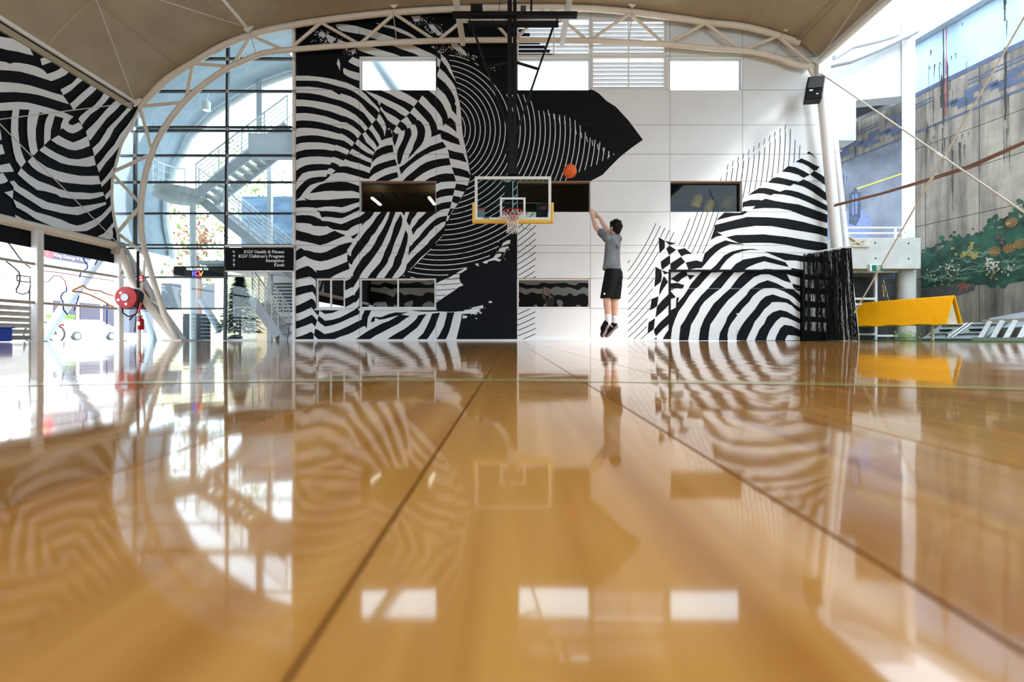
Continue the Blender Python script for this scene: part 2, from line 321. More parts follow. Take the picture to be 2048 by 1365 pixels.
# black over the zebra ground
for p in ("B2 520,105 600,185 660,245 720,310 770,400 800,460 825,555 850,540 1000,600 1145,685 1175,785 1050,750 880,685 865,607 800,630 722,660 725,590 710,530 690,450 640,390 580,325 520,260 452,190",
 "B2 580,7 650,-78 660,-90 740,-18 770,0 850,80 900,150 940,230 970,300 985,375 1005,350 1045,370 1100,440 1117,585 1050,525 940,447 905,485 890,370 850,300 790,220 720,150 650,70",
 "B2 805,-295 940,-183 1020,-78 1080,32 1100,100 1085,145 1112,170 1115,320 1060,255 1050,255 1020,150 980,70 940,0 880,-58 805,-134",
 "B2 805,-465 848,-423 820,-348 805,-325",
 "B2 388,280 440,320 490,370 500,400 520,390 570,430 610,490 630,560 620,650 600,720 560,790 500,850 430,930 355,1000 390,920 430,850 450,770 490,690 510,600 500,530 480,480 450,455 430,465 400,420 360,360 335,335",
 "B2 240,410 290,440 330,480 350,525 385,510 410,560 415,620 390,680 350,770 310,860 280,940 260,1020 240,1075 205,1090 190,1000 190,920 200,860 240,780 280,700 305,620 310,550 260,565 230,520 185,485",
 "B2 130,570 180,615 215,598 205,650 180,730 150,805 135,760 115,690 125,650",
 "B2 -173,915 -133,865 -53,820 27,790 120,780 132,895 60,905 0,925 -43,940 -113,975 -153,1005 -203,1060 -203,1000",
 "B2 -233,1190 -173,1115 -93,1075 7,1045 90,1020 160,1005 190,1100 120,1115 60,1130 0,1150 -93,1195 -173,1235 -243,1295",
 "B2 -200,1375 -93,1305 7,1255 100,1225 190,1205 210,1285 140,1310 60,1340 0,1365 -60,1385",
 "B2 220,1135 300,1085 400,1005 500,920 600,860 700,800 800,765 900,730 940,790 960,815 880,845 780,870 700,900 600,950 500,1015 400,1090 320,1160 250,1245 240,1200",
 "B2 265,1355 350,1270 450,1190 550,1105 650,1050 750,1020 850,1000 1000,985 1025,1095 900,1110 780,1140 700,1170 600,1220 500,1290 440,1340 430,1385 265,1385",
 "B2 600,1355 700,1295 850,1240 950,1225 1070,1230 1090,1290 1107,1350 1000,1353 870,1363 790,1398 600,1398",
 "B2 975,850 1080,885 1220,912 1275,1055 1150,1020 1005,990 995,910", "B2 1040,1130 1170,1150 1290,1190 1335,1257 1320,1305 1200,1275 1085,1255",
 "B3 1110,138 1200,150 1292,170 1240,268 1160,250 1085,235", "B3 785,278 870,230 960,215 1090,210 1065,318 950,330 860,350 785,378",
 "B3 1065,325 1190,352 1142,450 1080,435 1042,415",
 "B3 785,482 880,440 960,425 1040,418 1015,520 920,535 850,560 780,605 700,665 640,720 600,765 540,815 500,845 465,895 435,948 430,905 412,858 430,825 480,765 530,690 590,640 655,575 655,560 785,560",
 "B3 1020,525 1082,527 1050,560 1012,635 972,632",
 "B3 780,700 850,660 920,645 970,640 950,725 880,745 820,785 780,800 740,850 700,880 650,950 600,1000 560,1040 500,1100 450,1160 400,1210 365,1265 370,1190 380,1125 420,1095 440,1060 500,1000 540,960 580,900 640,830 700,770",
 "B3 390,560 520,560 470,640 420,700 385,800 345,740 335,720 360,640", "B3 250,560 325,560 298,642",
 "A3 1528,560 1620,560 1573,670 1543,760 1493,880 1443,990 1400,1085 1340,1180 1270,1280 A4 1265,0 1200,90 1110,200 1070,260 1030,340 985,410 945,475 930,465 860,500 790,532 790,387 860,355 912,330 915,292 942,300 945,250 980,180 1030,100 1095,0 A3 1150,1240 1220,1170 1280,1080 1330,970 1390,880 1440,790 1490,680",
 "B3 243,612 275,690 262,790 212,920 170,1010 140,1090 112,1180 80,1270 B4 62,0 45,70 7,130 -43,190 -103,260 -145,335 -280,335 -213,240 -143,160 -73,80 -33,0 B3 0,1190 40,1110 80,1020 110,930 130,850 160,760 200,690",
 "B3 320,862 358,930 352,1040 320,1160 300,1230 275,1310 B4 268,30 255,100 210,180 150,260 100,335 -20,335 57,220 117,140 140,60 155,0 B3 190,1240 210,1180 245,1100 270,1020 290,960",
 "B4 370,850 280,862 160,860 60,885 -63,935 -173,928 -203,950 -223,1018 -163,1000 -153,945 -83,975 7,960 117,930 240,900",
 "B4 235,895 395,915 330,950 260,1000 200,1045 117,1085 -43,1170 -153,1225 -250,1290 -470,1290 -343,1200 -263,1148 -173,1100 -43,1030 57,995 140,950",
 "B4 520,905 650,885 600,950 560,1020 500,1100 420,1160 330,1230 260,1290 20,1290 100,1235 200,1175 300,1120 370,1070 440,1010 490,960",
 "B4 735,880 860,862 840,920 825,960 790,1060 770,1110 720,1190 650,1290 490,1290 560,1220 600,1180 640,1100 680,1020 710,950",
 "B4 965,860 1085,858 1065,920 1045,1000 1020,1100 990,1190 945,1290 795,1290 850,1210 890,1130 920,1070 940,990 960,920",
 # left side, middle and low
 "A3 30,10 150,-20 A2 140,1240 A3 130,10 80,70 50,130 30,200", 
 "A3 30,300 70,225 140,150 220,75 300,45 420,30 530,28 600,5 540,60 480,105 380,125 280,160 220,215 160,290 120,350 60,395 30,410",
 "A3 265,290 330,220 430,150 540,120 620,115 740,105 850,112 960,145 1040,175 1060,200 1060,290 1000,270 930,250 850,252 720,255 620,248 500,255 400,270",
 "A3 30,410 170,395 215,400 180,355 240,385 300,395 400,390 540,392 680,380 820,368 960,362 1060,365 1060,420 950,450 850,485 770,508 700,500 600,492 500,498 400,515 375,520 320,510 200,505 100,510 30,520",
 "A3 375,540 430,565 540,563 650,575 760,595 830,590 920,550 1000,510 1060,485 1060,540 960,590 860,640 780,675 700,675 600,660 510,655 455,668 420,590",
 "A3 30,640 150,628 270,632 340,650 440,695 460,718 560,725 660,748 760,770 830,745 940,695 1060,645 1130,590 1140,560 1190,560 1285,560 1250,630 1200,690 1130,740 1080,800 1085,755 1000,780 920,820 870,865 820,875 740,862 640,852 590,830 540,798 500,808 400,800 330,798 280,765 180,752 30,748",
 "A3 30,850 120,880 250,912 330,940 420,952 520,935 600,895 660,872 740,910 830,945 760,975 640,1025 540,1070 430,1098 320,1070 210,1045 120,1030 80,1012 30,1050",
 "A3 905,965 960,940 1035,900 1000,960 950,1003", 
 "A3 30,1215 80,1175 130,1140 185,1175 260,1185 340,1210 440,1225 540,1195 640,1145 740,1095 840,1065 940,1048 900,1110 855,1170 850,1215 760,1255 640,1300 540,1335 430,1352 330,1330 260,1305 190,1265 110,1310 30,1355",
 "A3 855,1235 910,1272 925,1190 960,1130 1000,1075 1005,1050 1050,1010 1110,920 1160,860 1220,795 1260,740 1310,660 1390,575 1395,560 1490,560 1450,640 1400,730 1350,800 1290,900 1230,960 1190,1040 1140,1100 1080,1180 1020,1250 960,1340 A4 990,0 960,40 925,118 870,82 855,50",
 "A4 30,220 130,170 240,132 300,165 380,242 365,200 440,205 560,185 680,140 780,100 870,60 890,182 780,225 680,270 590,325 400,325 375,390 340,330 270,302 150,325 30,358",
 "A4 30,478 130,455 240,435 315,425 350,465 375,520 375,640 340,575 310,537 200,560 100,590 30,610",
 "A4 30,770 120,735 210,690 305,640 345,680 370,740 370,800 425,800 405,912 370,880 330,825 295,780 220,820 130,860 30,888",
 "A4 790,660 860,630 950,585 962,600 990,540 1045,460 1045,620 1020,660 985,710 975,695 900,740 790,795",
 "A4 425,800 790,800 720,830 620,870 505,885 425,832", "A4 25,1005 110,985 200,945 305,895 350,945 388,985 355,1085 305,1025 220,1060 120,1095 25,1128",
 "A4 405,915 450,940 510,990 620,975 740,940 860,880 960,825 1020,780 1040,745 1040,800 1060,800 1035,890 960,920 860,965 740,1020 620,1060 510,1082 440,1035 390,985",
 "A4 1140,800 1245,800 1200,890 1175,950 1170,1000 1160,1110 1125,1070 1040,1110 960,1160 860,1205 760,1235 660,1275 600,1290 410,1290 335,1215 355,1110 430,1150 500,1198 620,1175 740,1135 860,1080 960,1030 1080,970 1085,920",
 "A4 25,1258 150,1222 230,1190 290,1160 330,1190 330,1290 25,1290"):
    K(p)
for p in ("B3 890,950 895,958 840,1020 785,1072 780,1066 835,1015", "B3 720,1150 726,1158 640,1240 560,1320 B4 470,120 395,193 385,190 440,140 500,70 560,0 B3 640,1225",
 "B4 780,420 870,370 960,335 1020,305 1080,270 1165,255 1160,330 1175,390 1225,435 1150,465 1080,520 1020,560 940,610 880,655 840,680 775,720",
 "B4 1110,248 1280,150 1275,190 1180,250", "B4 1410,100 1460,95 1450,115 1465,140 1430,130", "B4 1200,850 1250,825 1330,815 1370,780 1470,760 1530,745 1530,790 1480,810 1440,860 1380,885 1330,880 1280,880 1200,890",
 "B4 1210,905 1290,915 1270,950 1210,955", "E 160,290 240,260 300,235 340,185 400,175 405,210 350,240 410,260 380,285 320,265 240,280 220,310 180,305",
 "E 360,155 400,105 500,85 505,105 460,125 465,160", "E 410,80 430,40 480,10 525,0 520,50 470,60 420,85", "E 65,315 110,310 115,345 90,340", "E 240,800 280,795 290,815 250,825",
 "E 65,1020 95,1015 85,1035", "B1 720,490 770,485 780,520 740,515", "B1 1030,440 1130,450 1250,570 1290,640 1230,630 1130,560 1040,500", "B1 700,145 770,170 860,270 900,300 830,330 760,260 690,190", "B1 400,20 560,10 540,90 470,110"):
    WH(p, 3)
for a in ("B4 775,432 960,425 1170,407", "B4 775,512 940,507 1100,495", "B4 775,595 860,595 950,590", "B4 775,672 860,666", "B4 960,347 1060,342 1165,330"):
    MU.line(4, 'k', pts(a), 1.3)
# splashes of white
rs = random.Random(3)
for crop, cx, cy, rx, ry, n in (('A1',480,300,160,110,60),('A1',620,400,180,70,40),('A1',380,250,150,60,20),('A1',880,560,110,60,30),('A1',500,430,240,80,20),('B1',560,80,150,80,50),('B1',760,200,140,110,50),
        ('B1',920,300,80,60,20),('B1',1050,500,170,90,60),('B1',860,550,90,60,25),('B1',1200,600,140,60,40),('B1',1390,660,60,40,20),('B4',1360,840,170,60,40),('E',430,130,100,120,25),('E',80,920,90,60,25),('Z5',420,530,50,30,14)):
    ox, oy, sc = CR[crop]
    for _ in range(n):
        a = rs.gauss(0,.5)*rx+cx; b = rs.gauss(0,.5)*ry+cy; x = ox+a/sc; y = oy+b/sc; r = rs.uniform(.4,1.6)
        WH([(x+r*rs.uniform(.5,1.3)*math.cos(t), y+r*rs.uniform(.5,1.3)*math.sin(t)) for t in (0,1.3,2.6,3.8,5)], 1)
# concentric rings: white on the black ground, black on the white wall
RC = (880.0, 260.0)
def rings(mask, col, layer, wd, k0, k1, step=.012):
    for k in range(k0, k1):
        r = 50.6 + 10*k; st = max(step*60/r, 3.0/r); run = []; a = -math.pi
        while a < math.pi + st:
            p = (RC[0]+r*math.cos(a), RC[1]+r*math.sin(a))
            if inside(p, mask) and a <= math.pi: run.append(p)
            else:
                if len(run) > 1: MU.line(layer, col, run, wd)
                run = []
            a += st
rings(pts("B2 1010,-468 1040,-378 1085,-273 1112,-190 1135,2 1165,100 1180,200 1195,350 1205,500 1220,640 1255,800 1295,1000 1315,1120 1340,1255 1325,1313 1290,1418 1240,1518 1195,1598 1140,1698 1085,1773 1015,1888 988,1963 950,1990 938,2050 B3 895,955 785,1075 725,1155 645,1240 565,1318 B4 505,95 435,160 335,222 270,282 450,322 775,345 870,352 1015,262 1110,240 1290,150 1420,90 E 345,160 380,75 420,30 540,-20 S 1034,470 1034,364 1130,363 1152,350 1188,333 1216,318 1231,309 1216,299 1198,283 1179,272 1152,241 1131,232 1111,227 1095,225 1075,218 1066,205 1052,191 1036,186 1014,190 1003,178 985,153 957,130 930,117 895,108"), 'w', 3, 1.55, 0, 36)
rings(pts("S 1034,424 1072,424 1072,690 1034,690"), 'k', 1, 1.5, 14, 42)
rings(pts("C1 80,490 110,468 375,75 600,190 590,250 575,300 470,270 405,240 415,400 420,460 370,540 365,640 350,760 330,840 315,1000 300,1040 290,1110 290,1250 285,1290 270,1320 80,1320"), 'k', 1, 1.35, 30, 60)
rings(pts("S 1356,489 1371,445 1384,433 1431,362 1443,355 1455,343 1478,325 1518,303 1540,284 1558,271 1575,258 1586,254 1588,277 1595,281 1604,295 1604,315 1591,324 1563,343 1535,365 1495,391 1486,406 1483,419 1446,427 1432,441 1422,480 1409,506 1398,513 1390,509 1381,506 1366,495"), 'k', 1, 1.35, 40, 80)
for i in range(12):                              # loose dashes at the ends of the lines
    x = 1096+i*11; y = 226+i*7.6; MU.line(3, 'w', [(x, y-6), (x+1.5, y+5)], 1.4)
    x = 1455+i*10.5; y = 338-i*7.2; MU.line(1, 'k', [(x+1, y-9), (x-1, y+2)], 1.2)
# right part: black on white
for p in ("C1 405,235 470,272 470,350 415,405 410,310", "C1 470,272 590,302 520,318", "C1 485,355 518,322 590,368 515,425 500,385", "C1 600,368 680,350 755,410 690,415 645,437",
 "C1 428,490 515,428 528,440 525,515 440,580 430,530", "C1 530,510 640,440 685,498 640,530 580,580 530,600",
 "C1 690,500 800,478 862,495 890,405 945,355 1005,310 1105,268 1245,300 1305,313 1155,308 1065,350 1005,395 945,455 900,510 855,560 800,560 720,578",
 "C2 -20,600 60,530 150,425 230,385 330,362 440,357 525,370 420,368 330,385 250,415 180,470 130,530 85,600",
 "C2 195,600 270,515 350,470 470,450 570,433 680,465 790,497 830,550 700,520 570,488 480,515 400,550 330,600", "C2 480,600 570,568 650,570 720,600",
 "C2 570,385 700,395 830,410 990,435 1300,440 1300,505 990,497 900,480 790,478 700,440", "C2 850,558 990,580 990,620 860,600",
 "C2 170,235 270,212 400,210 560,205 800,230 990,262 1180,290 1260,315 1260,395 1165,382 1000,360 800,315 640,295 480,293 370,297 310,300",
 "C2 50,107 200,70 390,22 600,25 800,40 980,75 1250,150 1250,240 1160,207 1000,178 850,155 650,118 480,115 300,140 180,165 105,185 68,176 132,215 70,228 5,265 45,150",
 "C3 80,1305 150,1240 185,1205 390,1210 440,1185 495,1190 430,1235 300,1250 180,1280",
 "C3 410,1165 430,1070 530,1040 640,1040 670,1048 720,1025 850,1055 1000,1080 1150,1100 1300,1150 1440,1200 1540,1240 1540,1345 1350,1290 1200,1240 1050,1180 900,1150 700,1145 550,1160 590,1120 500,1125 440,1130",
 "C3 490,985 570,925 640,885 720,885 800,900 910,935 970,910 1050,915 1150,940 1300,1000 1420,1060 1530,1120 1530,1190 1400,1130 1250,1060 1150,1020 1050,990 950,970 830,962 790,982 700,958 630,955 550,968",
 "C3 755,815 820,755 880,745 1000,770 1150,808 1215,772 1300,810 1420,880 1520,960 1520,1060 1430,1000 1330,930 1220,870 1090,832 1040,862 950,840 850,825",
 "C3 930,672 1015,600 1110,615 1200,655 1300,712 1218,755 1150,715 1050,685", "C3 1300,712 1350,662 1440,710 1510,760 1510,860 1380,765",
 "C3 1110,545 1185,500 1280,540 1370,590 1425,612 1385,655 1350,660 1270,600 1200,565", "C3 1255,435 1285,410 1340,450 1390,515 1330,460",
 "C1 372,545 435,580 440,640 430,705 360,760 370,650", "C1 440,580 520,610 465,625", "C1 460,640 505,705 445,790 410,850 415,780 435,705", "C1 505,710 530,705 530,740",
 "C1 330,885 405,855 390,960 310,1008 325,940", "C1 530,815 530,930 440,1020 372,1080 385,980 395,955 450,890", "C1 300,1130 368,1085 355,1200 290,1250 295,1180",
 "C1 530,1030 530,1130 450,1200 378,1275 360,1240 358,1205 420,1130", "C1 530,1180 530,1320 440,1320 480,1250", "C1 325,1320 380,1290 400,1320",
 # on the door
 "C1 545,668 660,590 712,590 725,630 665,665 622,705", "C1 720,625 800,630 765,665 748,680", "C1 530,715 615,710 690,735 670,775 600,770 545,790 530,800",
 "C1 880,585 990,585 900,680 850,740 790,790 740,850 690,930 630,1010 590,1100 560,1190 540,1345 528,1345 528,1080 545,1000 600,970 605,870 635,860 620,920 680,850 720,790 760,720 820,650", "C1 528,825 545,800 600,862 528,890",
 "C2 160,590 280,590 200,680 130,770 60,820 0,870 C1 900,910 860,965 840,1020 800,1090 760,1155 745,1240 725,1345 630,1345 640,1250 650,1165 690,1110 740,1020 800,930 870,840 940,770 C2 60,690",
 "C2 400,585 800,585 830,625 875,710 800,690 720,650 640,620 560,620 480,650 400,720 340,775 280,830 210,890 130,990 70,1080 20,1150 5,1230 -5,1345 -105,1345 -95,1250 -85,1190 -45,1090 -15,1040 55,930 105,885 160,830 230,770 280,700 330,640",
 "C2 450,772 530,715 625,682 720,715 820,768 900,780 975,850 980,935 900,860 800,800 700,765 600,765 540,790 470,850 430,910 360,980 300,1060 240,1140 215,1190 200,1260 205,1345 105,1345 120,1240 180,1130 200,1070 260,990 320,920 400,840 430,790",
 "C2 600,855 680,832 760,860 850,885 910,940 985,985 985,1030 930,1000 880,950 820,920 740,912 670,915 650,940 590,990 540,1060 490,1120 460,1190 420,1270 390,1345 295,1345 300,1260 340,1180 380,1120 430,1060 490,990 550,900",
 "C2 760,997 830,1015 900,1055 980,1095 980,1145 900,1110 830,1080 770,1072 720,1110 690,1150 650,1210 620,1280 605,1345 480,1345 500,1290 540,1200 590,1140 620,1070 680,1020",
 "C2 800,1155 880,1165 950,1200 990,1225 985,1290 930,1270 840,1262 820,1290 800,1345 695,1345 720,1270 760,1190", "C2 885,718 970,740 970,800 915,785 895,750", "C2 790,585 990,585 975,660 900,640 830,620",
 "C2 985,620 1300,650 1300,690 985,680", "C2 985,760 1300,790 1300,840 985,830", "C2 985,900 1300,930 1300,990 985,970", "C2 985,1060 1300,1090 1300,1140 985,1120", "C2 985,1210 1300,1240 1300,1345 985,1345"):
    K(p)
# the mural on the left side membrane (white on black)
ML = Paint()
ML.poly(0, 'k', "S -80,-60 300,-60 300,560 -80,560")
for p in ("D1 -40,130 120,155 230,185 300,230 375,270 355,290 395,360 320,345 210,315 80,295 -40,262",
 "D1 -40,422 60,438 115,458 160,445 230,448 330,465 420,490 500,525 540,560 552,580 620,560 680,535 735,490 820,545 780,590 700,630 605,665 500,630 380,590 230,550 100,538 -40,530",
 "D1 475,400 545,375 630,430 495,478", "D1 -40,672 100,678 230,692 350,715 500,760 620,800 745,835 820,940 700,905 560,860 450,828 330,808 180,795 -40,798",
 "D2 155,610 215,650 150,700 70,775 0,818 -25,832 -58,765 0,735 80,690", "D2 315,710 380,750 330,800 250,870 150,960 98,1012 55,935 100,900 150,850 230,780",
 "D2 465,798 535,845 470,920 400,990 300,1060 240,1130 200,1190 155,1115 180,1080 250,1020 350,950 420,870",
 "D1 -40,928 140,915 230,912 330,920 450,950 600,990 780,1045 870,1088 808,1150 815,1178 860,1190 930,1155 960,1180 980,1222 920,1265 860,1287 800,1270 740,1225 715,1240 720,1180 750,1105 580,1060 470,1035 345,1005 225,1000 150,1010 -40,1020",
 "D3 144,-232 216,-240 206,-140 202,0 215,120 235,230 265,310 290,365 238,432 180,350 150,250 130,120 120,0 125,-140", "D3 330,-232 450,-210 425,-120 402,0 405,120 428,240 378,293 345,265 325,180 310,80 305,0 308,-120",
 "D3 555,-185 622,-170 595,-70 575,0 570,105 498,175 498,80 500,0 505,-60 520,-120", "D3 -40,0 0,0 15,110 0,115 -40,120", "D3 -40,165 20,165 50,270 -40,290",
 "D3 575,112 660,60 750,110 820,140 D4 150,141 230,110 305,70 325,120 335,180 250,215 170,232 90,220 0,180 D3 640,160",
 "D3 443,232 500,180 560,220 640,265 720,300 D4 100,325 200,335 300,315 380,290 405,400 320,418 220,412 100,400 0,375 D3 640,350 560,310",
 "D3 310,358 370,300 420,350 520,420 640,465 760,495 D4 220,522 320,525 435,522 460,615 350,625 250,620 100,605 0,590 D3 640,565 520,520 430,475 360,420",
 "D3 195,500 235,432 320,510 430,580 560,625 660,670 D4 80,700 150,710 250,712 350,722 420,715 485,705 500,745 430,770 330,790 150,788 0,765 D3 640,735 520,700 420,685 330,620 250,550",
 "D3 105,590 155,578 210,640 300,690 420,770 540,825 660,850 D4 60,870 140,880 250,868 400,845 520,820 520,850 440,885 330,930 200,972 100,960 0,945 D3 650,935 560,915 480,895 380,830 300,780 200,715 152,680 150,650",
 "D4 -537,790 -482,820 -392,870 -282,935 -132,975 18,1025 100,1065 190,1090 260,1075 380,1025 470,970 545,890 592,832 592,900 560,945 500,1010 440,1070 380,1110 300,1150 200,1157 100,1150 0,1130 -82,1100 -182,1060 -282,1015 -382,945 -462,900 -502,880",
 "D3 45,712 148,688 140,785", "D3 -40,408 105,380 155,475 -40,488", "D3 -40,510 30,490 88,580 50,605 -40,622", "D3 165,965 270,1020 175,1000",
 "D4 420,1215 500,1175 530,1140 580,1080 625,1030 630,1080 590,1130 600,1180 595,1240 560,1250",
 "D2 605,888 672,930 600,1010 500,1100 400,1230 300,1365 285,1370 259,1320 245,1265 300,1210 380,1130 480,1010 550,940",
 "D2 735,985 800,985 700,1090 640,1160 580,1230 D4 560,90 480,200 388,302 365,210 440,140 500,50 D2 500,1230 560,1170 640,1090",
 "D2 845,1040 890,1050 820,1160 760,1260 D4 750,60 700,155 600,280 520,370 440,485 413,405 470,345 530,260 620,160 680,50 D2 740,1190",
 "D4 635,385 600,430 600,510 540,580 470,650 458,600 500,560 560,480 610,410", "D4 590,655 590,720 550,770 520,795 505,750 550,700"):
    ML.poly(1, 'w', p)
# ---------------------------------------------------------------- floor
YW = 13.0; YA = 12.75
fl = struct(MB().box(-11.4, 10.0, -10, 13.02, -.12, -.008).build('floor', GAPM))
PW = .183; k = 0
x = -.053 - PW*60
while x < 9.9:
    x1 = min(x + PW, 10.0)
    MB().box(x + .0014, x1 - .0014, -6, 13.0, -.03, 0).build('plank', FLOORM, fl)
    x = x1
ym = MB(); fy = lambda X: .862 - .0466*X - .176*X*X; n = 40
for i in range(n):
    a = -2.0 + 4.2*i/n; b = -2.0 + 4.2*(i+1)/n
    ym.add([(a,fy(a)-.028,.0006),(b,fy(b)-.028,.0006),(b,fy(b)+.028,.0006),(a,fy(a)+.028,.0006)], [(0,1,2,3)])
ym.build('court_line', YLINE, fl)
MB().box(-13.2, 8.4, 12.93, 12.99, .0, .045).build('baseboard_back', WHITE); struct(bpy.data.objects['baseboard_back'])
bb = bpy.data.objects['baseboard_back']
bb.data.transform(Matrix.Translation((0,0,0)))
for v in bb.data.vertices:
    if v.co.x < -13: v.co.x = W(589,0,YW).x
    elif v.co.x > 8: v.co.x = W(1341,0,YW).x
gr = struct(MB().box(-120, 60, -40, 120, -.6, -.13).build('ground', ROAD))
struct(MB().box(-13.2, 8.3, 13.03, 17.5, -.12, -.004).build('floor_foyer', mat('grey_foyer_tile', (.42,.42,.40), .3, noise=.08)))
tf = MB().box(10.0, 13.9, -10, 14.6, -.12, .012); tf.box(8.35, 10.0, 13.02, 14.6, -.12, .012); struct(tf.build('turf_strip', TURF))

# ---------------------------------------------------------------- the big mural wall
cols = [589, 719, 872, 1034, 1181, 1340, 1485, 1655]
rows = [2, 113, 180, 250, 308.5, 362.5, 424, 491, 506, 557, 617.5, 682.2]
WIN = [(719,872,113,180,'sky'),(1034,1181,113,180,'sky'),(1340,1485,113,180,'sky'),(719,872,362.5,424,'mid'),(1034,1181,362.5,424,'mid'),(1340,1485,362.5,424,'mid'),
       (632,690,557,617.5,'low'),(719,872,557,617.5,'low'),(1034,1181,557,617.5,'low')]
LOU = [(1034,1181,36,113),(1183,1331,40,111),(1183,1331,113,180)]
DOOR = (1341.5, 1605, 543, 690)
def subtract(r, h):
    x0,x1,y0,y1 = r; a0,a1,b0,b1 = h[:4]
    if a1 <= x0 or a0 >= x1 or b1 <= y0 or b0 >= y1: return [r]
    out = []
    if b0 > y0: out.append((x0,x1,y0,b0))
    if b1 < y1: out.append((x0,x1,b1,y1))
    m0 = max(y0,b0); m1 = min(y1,b1)
    if a0 > x0: out.append((x0,a0,m0,m1))
    if a1 < x1: out.append((a1,x1,m0,m1))
    return out
cells = []
for i in range(len(cols)-1):
    rr = rows if i < 5 else [r for r in rows if r < 540] + [543, 682.2]
    for j in range(len(rr)-1):
        c = [(cols[i], cols[i+1], rr[j], rr[j+1])]
        for h in WIN + LOU + [DOOR]: c = [q for r in c for q in subtract(r, h)]
        cells += [q for q in c if q[1]-q[0] > .8 and q[3]-q[2] > .8]
back = MB()
for x0,x1,y0,y1 in cells:
    a = W(x0,y1,YW); b = W(x1,y0,YW); back.box(a.x, b.x, YW+.05, YW+.16, a.z, b.z)
wb = struct(back.build('wall_back', JOINT))
fnw = lambda x, y, h: W(x, y, YW) - Vector((0, h, 0))
for x0,x1,y0,y1 in cells:
    a = W(x0,y1,YW); b = W(x1,y0,YW); g = .0045
    q = MB().box(a.x+g, b.x-g, YW, YW+.05, a.z+g, b.z-g); q.m = [1,1,0,1,1,1]; p = q.build('panel', [WHITE, JOINT], wb)
    gp = g*FPX/YW
    m = MU.onto(x0+gp, x1-gp, y0+gp, y1-gp, fnw, .0012)
    if m.v: m.build('mural_paint', [BLACK, WHITE], p)
# painted door in the wall
YD = 13.10
a = W(1341.5,682.2,YW); b = W(1605,543,YW)
dr = MB(); dr.box(a.x-.06, a.x, YW-.01, YD+.06, 0, b.z); dr.box(a.x-.06, b.x, YW-.01, YD+.06, b.z, b.z+.05); dr.box(b.x-.0, b.x+.05, YW-.005, YD+.06, 0, b.z)
d1 = struct(dr.build('door_1', BLACK), 'wide door painted with the black and white mural')
for y0, y1 in ((543, 576.7), (576.7, 682.2)):
    p0 = W(1341.5,y1,YW); p1 = W(1605,y0,YW)
    lf = MB().box(p0.x+.004, p1.x-.004, YD, YD+.05, max(p0.z,.01)+.003, p1.z-.003).build('door_panel', WHITE, d1)
    fd = lambda x, y, h: Vector((W(x,y,YW).x, YD-h, W(x,y,YW).z))
    MU.onto(1342, 1604.5, y0+.3, min(y1-.3, 682), fd, .0012).build('mural_paint', [BLACK, WHITE], lf)
h0 = W(1474.5, 628.5, YD); MB().beam(h0+Vector((-.04,-.03,0)), h0+Vector((.04,-.03,0)), .03, .03).build('door_handle', ALU, d1)
h0 = W(1474, 664, YD); MB().tube([h0+Vector((0,-.02,.06)), h0+Vector((.015,-.04,.02)), h0+Vector((-.01,-.04,-.03)), h0+Vector((.01,-.03,-.09))], .008, 6).build('latch', ALU, d1)
# windows
for n, (x0,x1,y0,y1,kind) in enumerate(WIN):
    a = W(x0,y1,YW); b = W(x1,y0,YW); fr = MB(); t = .035 if kind != 'low' else .05; yb = YW+.13
    X0,X1,Z0,Z1 = a.x,b.x,a.z,b.z
    yf = yb if kind != 'low' else YW+.03
    fr.box(X0,X0+t,yf,yf+.06,Z0,Z1); fr.box(X1-t,X1,yf,yf+.06,Z0,Z1); fr.box(X0+t,X1-t,yf,yf+.06,Z0,Z0+t); fr.box(X0+t,X1-t,yf,yf+.06,Z1-t,Z1)
    if n == 6 or n == 7: xm = (X0+X1)/2; fr.box(xm-.02,xm+.02,yf,yf+.06,Z0+t,Z1-t)
    wn = struct(fr.build('window_%d' % (n+1), WSTEEL if kind != 'mid' else CHARC))
    MB().box(X0+t,X1-t,yf+.025,yf+.035,Z0+t,Z1-t).build('pane', {'sky': GLASS, 'mid': MGLASS, 'low': DGLASS}[kind], wn)
    rv = MB(); rv.box(X0,X1,YW+.001,yf,Z1-.012,Z1-.001); rv.build('head_reveal', WHITE if kind == 'sky' else TIMBER, wn)
    if kind != 'low':
        rv = MB(); rv.box(X0+.001,X0+.012,YW+.001,yf,Z0,Z1-.012); rv.build('side_reveal', WHITE, wn)
        rv = MB(); rv.box(X1-.012,X1-.001,YW+.001,yf,Z0,Z1-.012); rv.build('side_reveal', WHITE, wn)
    if kind == 'low' and n != 8: MB().box(X0-.02,X1+.02,YW-.05,YW-.001,Z0-.05,Z0-.005).build('window_sill', WHITE, wn)
# rooms behind the middle and lower windows
def room(name, x0, x1, y0, y1, dep, m, topm=None):
    a = W(x0,y1,YW); b = W(x1,y0,YW); q = MB(); X0,X1,Z0,Z1 = a.x,b.x,a.z,b.z; Y0 = YW+.2; Y1 = Y0+dep; t = .08
    q.box(X0-t,X0,Y0,Y1,Z0,Z1); q.box(X1,X1+t,Y0,Y1,Z0,Z1); q.box(X0-t,X1+t,Y1,Y1+t,Z0,Z1); q.box(X0-t,X1+t,Y0,Y1+t,Z0-t,Z0); q.box(X0-t,X1+t,Y0,Y1+t,Z1,Z1+t)
    return struct(q.build(name, m)), (X0,X1,Z0,Z1,Y0,Y1)
r1, R = room('wall_upper_room', 600, 1300, 340, 470, 4.5, WOODROOM)
for i,(s0,s1) in enumerate((((744,396),(761,410)),((858,395),(869,409)))):
    q = MB(); q.beam(W(*s0,14.3),W(*s1,15.1),.075,.05)
    tag(q.build('strip_light', LAMP), 'lit strip light in brown room, %s one behind glass' % ('left' if i == 0 else 'right'), 'light', 'strip lights')
